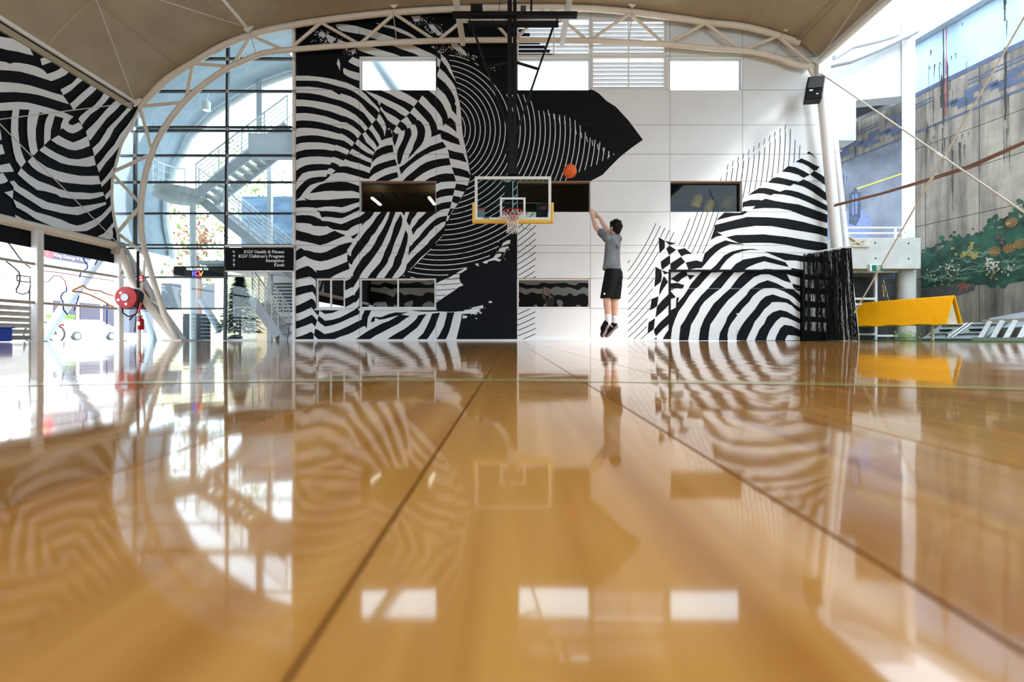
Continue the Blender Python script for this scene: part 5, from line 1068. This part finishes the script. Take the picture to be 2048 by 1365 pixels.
for i in range(2200):
    z = rf.uniform(.25,2.0); r = (2.05-z)*.36*rf.uniform(.2,1); a = rf.uniform(0,6.3); p = Vector((c+r*math.cos(a),14+r*math.sin(a),z)); d = Vector((math.cos(a),math.sin(a),-.35))*rf.uniform(.08,.16); s = Vector((-math.sin(a),math.cos(a),.4))*.026
    q.add([p-s,p+s,p+d+s*.2,p+d-s*.2],[(0,1,2,3)])
q.build('needles', FIR, ct)['kind'] = 'stuff'; MB().tube([(c,14,0),(c,14,1.95)], [.04,.01], 8).build('trunk', BROWN, ct)
sh = MB(); a = W(366,682,14.5); b = W(414,631,14.5); d3 = struct(MB().box(a.x-.05,b.x+.05,14.56,14.6,0,b.z+.05).build('door_3', CHARC))
for i in range(9): z = .01+.088*i; MB().box(a.x,b.x,14.535,14.555,z,z+.08).build('slat', CHARC, d3)
rw = struct(MB().box(W(541,0,16).x,W(600,0,16).x,16,16.1,0,2.6).build('wall_reception', FACADE))
for i in range(9): z = 1.0+.12*i; MB().box(W(545,0,15.95).x,W(598,0,15.95).x,15.95,16,z,z+.05).build('slat', CHARC, rw)
struct(MB().box(W(500,0,16).x,W(610,0,16).x,13.3,16.1,2.25,2.35).build('ceiling_foyer', LGREY))
for i,x in enumerate((520,536,575)): 
    c = W(x,0,14.6).x; tag(MB().lathe([(.05,0),(.05,.02)], (c,14.6,2.22), n=12).build('downlight', LAMP), 'small lit ceiling downlight in the foyer, %s of three' % ('left','middle','right')[i], 'light', 'foyer downlights')
ds = thing('reception_desk', 'white and brown desk beyond the foyer doorway', 'desk', (W(568,682,15).x,15,0)); c = W(568,0,15).x
MB().box(c-.1,c+.22,14.9,15.4,0,.72).build('white_panel', FACADE, ds); MB().box(c-.25,c-.1,14.95,15.4,0,.75).build('brown_panel', WOODROOM, ds); MB().box(c-.3,c+.5,14.85,15.45,.75,.79).build('top', LGREY, ds)
st = thing('bar_stool', 'dark stool beside the reception desk', 'stool', (W(583,682,14.2).x,14.2,0)); c = W(583,0,14.2).x
MB().box(c-.12,c+.12,14.1,14.35,.5,.53).build('seat', CHARC, st)
for dx in (-.1,.1): MB().tube([(c+dx*.7,14.22,.5),(c+dx*1.4,14.22,0)], .012, 6).build('leg', CHARC, st)
bgm = MB(); c = W(470,679,13.3); bgm.ball((c.x,13.35,.09),(.2,.12,.09),14,8); bgm.ball((c.x-.12,13.35,.07),(.12,.1,.07),12,6); tag(bgm.build('black_bag', CHARC, None, True), 'black bag lying on the floor inside the glass door', 'bag')

# ---------------------------------------------------------------- outside: street on the left, courtyard behind the foyer
XB = -38
bd = thing('street_building', 'white building across the street seen through the open left side', 'building', (XB,38,-.13))
MB().box(XB-.5,XB,18,70,-.13,9).build('wall', FACADE, bd)
def fp(x, y, X): Y = X*FPX/(x-CX); return Vector((X,Y,W(x,y,Y).z))
a = fp(88,600,XB+.3); MB().box(XB+.02,XB+2.2,a.y,56,fp(100,518,XB).z,fp(100,512,XB).z+.4).build('awning', LGREY, bd)
for i in range(6):
    Y = a.y+1.0+i*2.3; MB().box(XB+.02,XB+.12,Y,Y+1.9,.6,3.2).build('shop_window', PURP, bd)
p = fp(101,513,XB+2.3); q_ = fp(183,525,XB+2.3); Z0 = p.z-.15
MB().box(XB+2.2,XB+2.3,p.y,q_.y,Z0,Z0+.75).build('sign_strip', PURP, bd)
MB().lathe([(.42,0),(.42,.1)], (XB+2.3,p.y-.2,Z0+.4), (1,0,0), 20).build('sign_disc', REDCIRC, bd)
text('King George V Recreation Centre', .34, (XB+2.32,p.y+.25,Z0+.22), SIGNW, bd, 'LEFT', (math.pi/2,0,math.pi/2), .01)
p = fp(19,571,XB+.05); text('IA', 1.45, (XB+.05,p.y,p.z), mat('sign_letter_grey', (.30,.31,.33), .6), bd, 'RIGHT', (math.pi/2,0,math.pi/2), .03)
cr = thing('parked_car', 'white car parked on the street beyond the left rails', 'car', (-30,32.5,-.1))
CARW = mat('white_car_paint', (.88,.88,.88), .25, coat=.5)
def yz(y,z): return Vector((-30,y,z-.1))
q = MB(); q.prism([yz(30.4,.3),yz(30.4,.75),yz(30.6,.95),yz(31.2,1.05),yz(31.7,1.45),yz(33.2,1.5),yz(34.2,1.05),yz(34.8,.9),yz(34.9,.3)], (-1.7,0,0)); q.build('body', CARW, cr, bevel=.06)
MB().prism([yz(31.45,1.08),yz(31.85,1.40),yz(32.5,1.43),yz(32.5,1.08)], (.012,0,0)).build('side_window', LBLUE, cr); MB().prism([yz(32.6,1.08),yz(32.6,1.43),yz(33.15,1.43),yz(33.9,1.08)], (.012,0,0)).build('side_window', LBLUE, cr)
for y in (31.3,34.0):
    wl_ = MB().lathe([(.31,-.1),(.31,.1)], (-29.98,y,.22), (1,0,0), 20).build('tyre', CHARC, cr, True)
    wq = MB().lathe([(.2,0),(.2,.02)], (-29.88,y,.22), (1,0,0), 20)
    wq.build('hubcap', LGREY, wl_)
bk = thing('delivery_bicycle', 'bicycle with a lime lidded delivery box behind the left fence', 'bicycle', (-19.3,19.3,-.1)); c = fp(113,663,-19.3); Yb = c.y; zc = .25
def wheel(x):
    t = MB().tube([(x+.34*math.cos(a),Yb,zc+.34*math.sin(a)) for a in [i*math.pi/14 for i in range(28)]], .034, 6, closed=True).build('wheel', RUBBER, bk, True); q = MB()
    for i in range(12): a = i*math.pi/6; q.tube([(x,Yb,zc),(x+.34*math.cos(a),Yb,zc+.34*math.sin(a))], .003, 4)
    q.build('spokes', ALU, t)
xw = -19.3; wheel(xw); wheel(xw-1.05)
q = MB()
for A_,B_ in (((xw,zc),(xw-.45,zc-.02)),((xw,zc),(xw-.28,zc+.5)),((xw-.45,zc-.02),(xw-.25,zc+.6)),((xw-.28,zc+.5),(xw-.85,zc+.5)),((xw-.45,zc-.02),(xw-.88,zc+.45)),((xw-.85,zc+.62),(xw-1.05,zc))): q.tube([(A_[0],Yb,A_[1]),(B_[0],Yb,B_[1])], .03, 6)
q.build('frame', RUBBER, bk); MB().tube([(xw-.82,Yb-.25,zc+.7),(xw-.86,Yb,zc+.68),(xw-.82,Yb+.25,zc+.7)], .014, 6).build('handlebar', CHARC, bk); MB().box(xw-.38,xw-.14,Yb-.07,Yb+.07,zc+.6,zc+.66).build('saddle', CHARC, bk, bevel=.02)
MB().box(xw-.15,xw+.46,Yb-.25,Yb+.25,zc+.42,zc+.66).build('box', FACADE, bk, bevel=.03); MB().box(xw-.20,xw+.55,Yb-.28,Yb+.28,zc+.66,zc+.82).build('box_lid', LIME, bk, bevel=.05); MB().box(xw+.12,xw+.28,Yb-.05,Yb+.05,zc+.34,zc+.42).build('tail_light', RED, bk)
def tree(label, X, Y, h, r, n, ms, seed, z0=1.6):
    t = thing('courtyard_tree', label, 'tree', (X,Y,-.13), 'trees outside'); MB().tube([(X,Y,-.13),(X+.1,Y,h*.5),(X,Y,h*.8)], [.14,.10,.05], 8).build('trunk', BROWN, t, True); rt = random.Random(seed)
    for k,m in enumerate(ms):
        q = MB()
        for _ in range(n):
            u = Vector((rt.gauss(0,1),rt.gauss(0,1),rt.gauss(0,1))).normalized()*r*rt.random()**.45; p = Vector((X,Y,h-r*.3))+Vector((u.x,u.y,u.z*1.25)); a = Vector((rt.gauss(0,1),rt.gauss(0,1),rt.gauss(0,1))).normalized(); b = a.orthogonal().normalized(); s = rt.uniform(.07,.14)
            q.add([p-a*s,p+b*s*.5,p+a*s,p-b*s*.5],[(0,1,2,3)])
        q.build('foliage', m, t)['kind'] = 'stuff'
tree('green and orange tree seen under the round landing', -13.6, 19.5, 4.6, 1.6, 260, (LEAF,LEAFO), 1)
tree('yellow green tree behind the upper stair flight', -12.6, 22, 8.0, 1.8, 420, (LEAF,), 2)
tree('orange tree low behind the stair rail', -11.9, 17.2, 4.0, .6, 110, (LEAFO,), 3)
tree('thin green tree on the street left of the white post', -29, 27.8, 6.5, 1.1, 150, (LEAF,), 4)
struct(MB().box(-11.3,-6.2,19,19.4,-.13,6.0).build('wall_courtyard', BLUEW))
struct(MB().box(W(448,0,17).x,W(545,0,17).x,17,17.1,-.1,2.45).build('wall_foyer_rear', BEIGE))
b2 = thing('beige_building', 'beige clad building far behind the foyer glass', 'building', (-17,26,-.13)); MB().box(-20.5,-14.5,26,30,-.13,3.9).build('wall', BEIGE, b2)
for i in range(3): MB().box(-20+i*1.9,-18.9+i*1.9,25.95,26,1.7,3.2).build('window', CHARC, b2)
# ---------------------------------------------------------------- ceiling hung basketball goal
YG, YM = 10.7, 11.0
bgl = thing('basketball_goal', 'ceiling hung basketball goal with glass backboard and yellow padding', 'basketball goal', tuple(W(1026,447,YG)))
for px, wd_ in ((1019.5,.11),(1029.5,.09)): MB().beam((W(px,0,YM).x,YM,8.86),(W(px,353,YM).x,YM,W(px,353,YM).z),wd_,.14,(0,1,0)).build('mast', DARK, bgl)
MB().beam(W(1024.5,268,YM-.02),W(1024.5,350,YM-.02),.15,.18,(0,1,0)).build('mast_sleeve', DARK, bgl); c = W(1025,304,YM); MB().box(c.x-.16,c.x+.14,YM-.12,YM+.12,c.z-.05,c.z+.05).build('mast_collar', DARK, bgl)
MB().beam(W(905,30,10.95),W(1154,30,10.95),.12,.10).build('top_beam', DARK, bgl); MB().beam(W(936,48.5,10.95),W(1117,48.5,10.95),.10,.10).build('swing_beam', DARK, bgl)
for x in (939,1114): MB().beam(W(x,34,10.95),W(x,46,10.95),.03,.05).build('hanger', DARK, bgl)
for a,b in (((944,52),(1021,270)),((1107,52),(1032,268)),((977,134),(1018,125)),((1076,138),(1033,125))): MB().beam(W(*a,10.97),W(*b,YM-.05),.05,.05).build('brace', DARK if a[0] < 1100 else DARK, bgl)
MB().box(W(942,0,10.95).x,W(965,0,10.95).x,10.85,11.05,W(0,28,10.95).z,W(0,14,10.95).z).build('winch_box', DARK, bgl)
MB().beam(W(1063,-6,10.95),W(1062,34,10.95),.05,.05).build('hanger', DARK, bgl)
MB().box(W(1041,0,10.95).x,W(1052,0,10.95).x,10.9,11.0,W(0,27,10.95).z,W(0,14,10.95).z).build('motor', CHARC, bgl)
MB().tube([W(994,28,10.9),W(985,40,10.9),W(998,20,10.9),W(1000,-4,10.9)], .008, 5).build('rope', DARK, bgl)
# board
def rect(mb, x0,x1,y0,y1,Y0,Y1): a = W(x0,y1,YG); b = W(x1,y0,YG); mb.box(a.x,b.x,Y0,Y1,a.z,b.z); return mb
fr = MB(); rect(fr,949.5,955,353,440,YG,YG+.05); rect(fr,1097,1102.5,353,440,YG,YG+.05); rect(fr,955,1097,353,358.5,YG,YG+.05); rect(fr,955,1097,435,440,YG,YG+.05); fr.build('board_frame', WSTEEL, bgl)
rect(MB(),955,1097,358.5,435,YG+.015,YG+.03).build('board_glass', BGLASS, bgl)
sqr = MB(); rect(sqr,1000,1004,395,434,YG+.008,YG+.013); rect(sqr,1047,1051,395,434,YG+.008,YG+.013); rect(sqr,1004,1047,395,399,YG+.008,YG+.013); rect(sqr,1004,1047,431,434,YG+.008,YG+.013); sqr.build('target_square', SIGNW, bgl)
rect(MB(),1024.8,1026.6,360,427,YG+.06,YG+.075).build('centre_rib', WSTEEL, bgl)
pd = MB(); rect(pd,944.5,950,405,446.5,YG-.02,YG+.09); rect(pd,1102,1107.5,405,446.5,YG-.02,YG+.09); rect(pd,950,1102,439.5,446.5,YG-.02,YG+.09); pd.build('padding', PAD, bgl, bevel=.02)
rect(MB(),1073,1096,403.5,434,YG+.09,YG+.2).build('shot_clock', DARK, bgl); rect(MB(),1080,1093,411,417,YG+.084,YG+.089).build('clock_digits', mat('dim_red',(.30,.02,.03),.5), bgl)
rect(MB(),955.5,969,415,434,YG+.045,YG+.05).build('notice', GREYP, bgl)
rect(MB(),955.5,969,415,419,YG+.04,YG+.044).build('notice_band', REDCIRC, bgl)
rect(MB(),966,979,435.5,437.5,YG-.003,YG-.001).build('maker_mark', CHARC, bgl)
for x in (966,1050): MB().beam(W(x,357,YG+.1),W(1024,352,YM-.1),.06,.05).build('board_arm', DARK, bgl)
MB().box(W(1015,0,YM).x,W(1037,0,YM).x,YG+.05,YM+.05,W(0,353,YM).z-.02,W(0,343,YM).z).build('board_bracket', DARK, bgl)
MB().beam(W(1018,360,YG+.16),W(1018,436,YG+.16),.22,.10,(0,1,0)).build('back_plate', DARK, bgl)
cdl = W(1015.5,362,YG+.15); MB().ball(cdl,(.10,.10,.055),16,8).build('white_dome', FACADE, bgl, True)  # small white dome behind the top of the board glass
rim = W(1025.5,423.5,YG-.39); RR = .2286
MB().tube([rim+Vector((RR*math.cos(t),RR*math.sin(t),0)) for t in [i*math.pi/20 for i in range(40)]], .013, 8, closed=True).build('rim', RED, bgl, True)
bk_ = MB(); bk_.box(rim.x-.09,rim.x+.09,rim.y+RR+.0,YG,rim.z-.02,rim.z+.01); bk_.box(rim.x-.08,rim.x+.08,YG-.03,YG-.001,rim.z-.13,rim.z+.02); bk_.prism([(rim.x-.06,rim.y+RR,rim.z-.01),(rim.x-.06,YG-.01,rim.z-.01),(rim.x-.06,YG-.01,rim.z-.14)],(.12,0,0)); bk_.build('rim_bracket', RED, bgl)
for s in (-1,1): MB().tube([rim+Vector((s*.17,RR*.6,-.01)),(rim.x+s*.07,YG-.02,rim.z-.10)], .011, 6).build('rim_stay', RED, bgl)
nt = MB(); NL = 12; RW = [(0,RR),(.09,.19),(.17,.15),(.25,.125),(.33,.115),(.41,.125),(.47,.14)]
def npnt(i, k): return rim+Vector((RW[k][1]*math.cos(2*math.pi*i/NL),RW[k][1]*math.sin(2*math.pi*i/NL),-RW[k][0]-.01))
for i in range(NL):
    for sgn in (1,-1):
        for k in range(6): nt.tube([npnt(i+sgn*.5*k,k),npnt(i+sgn*.5*(k+1),k+1)], .0055, 5)
nt.build('net', ROPE, bgl)['kind'] = 'stuff'
MB().tube([W(1042,447,YG+.1),W(1045,455,YG+.1),W(1052,459,YG+.1),W(1062,458,YG+.1)], .006, 5).build('loose_cord', DARK, bgl)
# white channels that carry the goal
for lb, px in (('white ceiling channel left of the hoop mast',926),('white ceiling channel right of the hoop mast',1124)):
    e = W(px,92,12.5); t = thing('ceiling_channel', lb, 'channel', tuple(e), 'channels above the hoop'); MB().beam((e.x,2,e.z+.09),(e.x,12.5,e.z+.09),.13,.18).build('beam', WSTEEL, t); MB().beam((e.x,12.6,e.z+.1),(e.x,12.6,e.z+.3),.05,.05).build('hanger', WSTEEL, t)
q = MB().beam(W(926,40,11.3),W(1124,40,11.3),.10,.09); tag(q.build('cross_channel', WSTEEL), 'white cross channel behind the black hoop beams', 'channel')
# ball in flight
bl_ = thing('basketball', 'orange basketball in the air right of the hoop', 'ball', tuple(W(1140,356,8.1))); bcn = W(1140,342.5,8.1); RB = .121
MB().ball(bcn, RB, 32, 20).build('sphere', ORANGE, bl_, True); Rm = Matrix.Rotation(.5,3,'X')@Matrix.Rotation(.6,3,'Y')
for k in range(4):
    ps = []
    for i in range(48):
        t = 2*math.pi*i/48
        if k == 0: p = Vector((math.cos(t),math.sin(t),0))
        elif k == 1: p = Vector((0,math.cos(t),math.sin(t)))
        else: s = 1 if k == 2 else -1; p = Vector((s*(.62+.14*math.cos(2*t)),.0,0)); r = math.sqrt(max(0,1-p.x*p.x)); p.y = r*math.cos(t); p.z = r*math.sin(t)
        ps.append(bcn+Rm@p*RB)
    MB().tube(ps, .0028, 5, closed=True).build('seam', RUBBER, bl_)
# ---------------------------------------------------------------- the player, mid jump with arms raised
YP = 7.11
J = lambda x, y, d=0: W(x, y, YP+d)
FD = Vector((-.8,.6,0)); LF = Vector((-.6,-.8,0)); UP = Vector((0,0,1))
def chain(mb, ps, rs, n=14):                       # rounded limb through points
    ps = [Vector(p) for p in ps]; pp = []; rr = []
    d = (ps[1]-ps[0]).normalized()
    for t in (0,.25,.6,.85): pp.append(ps[0]-d*rs[0]*math.cos(math.asin(min(1,.05+t)))); rr.append(rs[0]*(.05+t))
    m = 5
    for i in range(len(ps)-1):
        for k in range(m): t = k/m; pp.append(ps[i].lerp(ps[i+1],t)); rr.append(rs[i]+(rs[i+1]-rs[i])*t)
    pp.append(ps[-1]); rr.append(rs[-1]); d = (ps[-1]-ps[-2]).normalized()
    for t in (.85,.6,.25,0): pp.append(ps[-1]+d*rs[-1]*math.cos(math.asin(min(1,.05+t)))); rr.append(rs[-1]*(.05+t))
    return mb.tube(pp, rr, n)
def loft(mb, rings, n=24):                         # rings: centre, half breadth (left-right), half depth (front-back)
    o = len(mb.v)
    for c,a,b in rings:
        for j in range(n):
            t = 2*math.pi*j/n; mb.v.append(Vector(c)+LF*a*math.cos(t)+FD*b*math.sin(t))
    for i in range(len(rings)-1):
        for j in range(n): mb.f.append((o+i*n+j,o+i*n+(j+1)%n,o+(i+1)*n+(j+1)%n,o+(i+1)*n+j)); mb.m.append(0)
    mb.f.append(tuple(o+j for j in range(n-1,-1,-1))); mb.f.append(tuple(o+(len(rings)-1)*n+j for j in range(n))); mb.m += [0,0]; return mb
def ell(mb, c, ax, r, nu=20, nv=14):
    q = MB().ball((0,0,0),1,nu,nv); mb.add([Vector(c)+ax[0]*p.x*r[0]+ax[1]*p.y*r[1]+ax[2]*p.z*r[2] for p in q.v], q.f); return mb
def fused(name, mb, m, parent, vox, sm=6):
    me = bpy.data.meshes.new('tmp'); me.from_pydata(mb.v,[],mb.f); ob = bpy.data.objects.new('tmp',me); C.objects.link(ob)
    r = ob.modifiers.new('r','REMESH'); r.mode = 'VOXEL'; r.voxel_size = vox; s = ob.modifiers.new('s','SMOOTH'); s.factor = .5; s.iterations = sm
    dg = bpy.context.evaluated_depsgraph_get(); me2 = bpy.data.meshes.new_from_object(ob.evaluated_get(dg)); bpy.data.objects.remove(ob); me2.name = name
    o = ORG.get(parent.name, Vector()) if parent else Vector(); me2.transform(Matrix.Translation(-o)); me2.materials.clear(); me2.materials.append(m)
    me2.polygons.foreach_set('use_smooth',[True]*len(me2.polygons)); q = bpy.data.objects.new(name,me2); C.objects.link(q)
    if parent: q.parent = parent; ORG[q.name] = o
    return q
b = MB()
HF = (FD*.9+Vector((.15,.35,.18))).normalized(); HL = UP.cross(HF).normalized(); HU = HF.cross(HL).normalized()
hc = J(1230.5,456)
ell(b, hc+HU*.02, (HL,HF,HU), (.076,.096,.098)); ell(b, hc-HU*.055+HF*.025, (HL,HF,HU), (.058,.07,.07))
ell(b, hc-HU*.02+HF*.100, (HL,HF,HU), (.014,.018,.026)); ell(b, hc-HU*.062+HF*.088, (HL,HF,HU), (.024,.012,.010))
for s in (-1,1): ell(b, hc-HU*.012+HL*s*.078-HF*.004, (HL,HF,HU), (.012,.022,.032))
chain(b, [J(1227,480), J(1228.5,466)], [.056,.052])
loft(b, [(J(1225,552),.125,.09),(J(1224.5,535),.13,.09),(J(1224,520),.13,.09),(J(1225,500),.145,.095),(J(1226,484),.155,.085),(J(1227,476),.13,.065)])
def hand(wr, palm, side, tips, thumb, pd):
    chain(b, [wr, wr.lerp(palm,.5), palm], [.027,.033,.034]); ell(b, palm, (side,(palm-wr).normalized(),side.cross((palm-wr).normalized())), (.042,.045,.016))
    k = palm+(palm-wr).normalized()*.035
    for i,tp in enumerate(tips):
        base = k+side*(.030-.020*i); mid = base.lerp(tp,.55)+pd*.012; chain(b, [base, mid, tp], [.0095,.0088,.0075], 8)
    tb_ = palm+side*.035-(palm-wr).normalized()*.02; chain(b, [tb_, tb_.lerp(thumb,.6)+pd*.006, thumb], [.012,.0105,.009], 8)
# left arm
sL, eL, wL = J(1214,476,-.11), J(1192.5,456,.03), J(1185.5,435,.17)
chain(b, [sL, sL.lerp(eL,.5), eL], [.044,.043,.040]); chain(b, [eL, eL.lerp(wL,.35), wL], [.040,.041,.027])
hand(wL, J(1183.5,428.5,.21), Vector((.75,.3,.2)).normalized(), [J(1186,418.5,.26),J(1182,417.5,.28),J(1178.8,421,.29),J(1177.5,425.5,.28)], J(1188.5,423.5,.22), Vector((-.3,-.2,.5)))
# right arm
sR, eR, wR = J(1237,476,.13), J(1216,464,.30), J(1198.5,434.5,.38)
chain(b, [sR, sR.lerp(eR,.5), eR], [.044,.043,.041]); chain(b, [eR, eR.lerp(wR,.35), wR], [.041,.041,.027])
hand(wR, J(1193,432.5,.43), Vector((.1,-.2,.95)).normalized(), [J(1189.5,421,.47),J(1188,424.5,.50),J(1187,428,.51),J(1187,432,.50)], J(1192.5,424,.41), Vector((-.2,.3,.2)))
# legs
for hip, kn, cf, sh_, an, ft in ((J(1223,550,-.05),J(1213.5,594,-.09),J(1214.5,608,-.09),J(1215.5,626,-.08),J(1216.5,642,-.07),J(1210,660,-.02)),(J(1229,550,.06),J(1229,596,.08),J(1229,610,.08),J(1229,628,.09),J(1229,644,.10),J(1222,662,.14))):
    chain(b, [hip, hip.lerp(kn,.5), kn, cf, sh_, an], [.070,.072,.058,.060,.047,.036]); chain(b, [an, ft], [.036,.03])
body = fused('person', b, SKIN, None, .0062, 4)
tag(body, 'basketball player in grey shirt and black shorts jumping with arms raised', 'person')
for s in (-1,1): MB().ball(hc+HF*.088+HL*s*.030+HU*.004, .011, 10, 8).build('eye', FACADE, body, True)
# hair: cap with short spiky locks
h = MB(); ell(h, hc+HU*.034-HF*.012, (HL,HF,HU), (.089,.102,.094)); ell(h, hc+HU*.006-HF*.042, (HL,HF,HU), (.084,.068,.090)); ell(h, hc+HU*.07+HF*.05, (HL,HF,HU), (.066,.05,.045)); ell(h, hc-HU*.055-HF*.062, (HL,HF,HU), (.058,.035,.05))
rp = random.Random(9)
for i in range(90):
    d = Vector((rp.gauss(0,1),rp.gauss(0,1),rp.gauss(0,1))).normalized(); 
    if d.dot(HF) > .6 or d.dot(HU) < -.2: continue
    p = hc+HU*.03-HF*.015+HL*d.dot(HL)*.086+HF*d.dot(HF)*.10+HU*d.dot(HU)*.092; chain(h, [p, p+d*.014+HU*.012+HF*.004], [.011,.004], 6)
fused('hair', h, HAIR, body, .0055, 2)
# shirt
t = MB()
loft(t, [(J(1223.5,540.5),.186,.132),(J(1223.5,536),.184,.130),(J(1224,520),.166,.116),(J(1224.5,505),.160,.108),(J(1225.5,492),.168,.108),(J(1226,483),.176,.100),(J(1226.5,476),.165,.085),(J(1227,471.5),.115,.072),(J(1227.5,469),.07,.062)])
chain(t, [J(1214,477,-.12), sL.lerp(eL,.20), sL.lerp(eL,.52)], [.070,.066,.066]); chain(t, [J(1236,478,.11), sR.lerp(eR,.18), sR.lerp(eR,.42)], [.066,.062,.062])
rw_ = random.Random(4)
for x0,y0,x1,y1 in ((1214,506,1236,530),(1216,512,1238,533),(1212,520,1228,536),(1217,490,1228,483),(1232,487,1240,498)):   # folds
    chain(t, [J(x0,y0,-.125), J((x0+x1)/2,(y0+y1)/2+3,-.135), J(x1,y1,-.12)], [.008,.014,.007], 8)
fused('shirt', t, SHIRT, body, .0075, 3)
# shorts
s_ = MB(); loft(s_, [(J(1226.5,537),.150,.108),(J(1227,545),.170,.130),(J(1226.5,556),.182,.140),(J(1224.5,566),.175,.135)])
for a,kx,d in ((J(1222,556,-.07),J(1214.2,597,-.09),-1),(J(1230.5,556,.07),J(1227,598.5,.07),1)):
    loft(s_, [(a,.095,.115),(a.lerp(kx,.35),.098,.118),(a.lerp(kx,.75),.102,.112),(kx,.106,.108)])
fused('shorts', s_, SHORTS, body, .008, 3)
em = J(1209,588,-.20); MB().lathe([(.016,0),(.016,.004)], em, (-.3,-.95,0), 10).build('shorts_emblem', SIGNW, body)
# socks and shoes
for k,(an,up_,heel,toe) in enumerate(((J(1216.5,645,-.07),J(1215.5,632,-.08),J(1214.5,651,-.08),J(1204.5,673,.04)),(J(1229,648,.10),J(1229,635.5,.09),J(1232.5,652,.08),J(1212.5,673,.17)))):
    q = MB(); chain(q, [up_, up_.lerp(an,.5), an, an.lerp(toe,.2)], [.050,.047,.045,.044]); fused('sock', q, SOCK, body, .006, 2)
    ax_ = (toe-heel).normalized(); nn = (-FD*.8+Vector((.1,-.1,-.55))); nn = (nn-ax_*nn.dot(ax_)).normalized(); sd_ = ax_.cross(nn).normalized(); L = (toe-heel).length
    sh1 = MB(); c0 = heel-nn*.03
    ell(sh1, heel-nn*.028+ax_*.02, (sd_,ax_,nn), (.040,.046,.052)); ell(sh1, heel.lerp(toe,.35)-nn*.035, (sd_,ax_,nn), (.043,.075,.050)); ell(sh1, heel.lerp(toe,.68)-nn*.012, (sd_,ax_,nn), (.049,.075,.036)); ell(sh1, toe-ax_*.03-nn*.004, (sd_,ax_,nn), (.043,.050,.028))
    chain(sh1, [heel-nn*.035+ax_*.02, an.lerp(heel,.35)-nn*.02], [.048,.050])
    so = fused('shoe', sh1, CHARC if False else SHORTS, body, .006, 3)
    so_ = MB(); ell(so_, heel+nn*.018+ax_*.02, (sd_,ax_,nn), (.043,.050,.016)); ell(so_, heel.lerp(toe,.4)+nn*.016, (sd_,ax_,nn), (.036,.085,.012)); ell(so_, heel.lerp(toe,.72)+nn*.018, (sd_,ax_,nn), (.051,.085,.014)); fused('sole', so_, SOLE, so, .005, 2)
    lc = MB(); 
    for i in range(4): c = heel.lerp(toe,.35+.09*i)-nn*(.078-.012*i); lc.tube([c-sd_*.03,c-nn*.006,c+sd_*.03], .004, 5)
    lc.build('laces', SIGNW if False else SOLE, so)
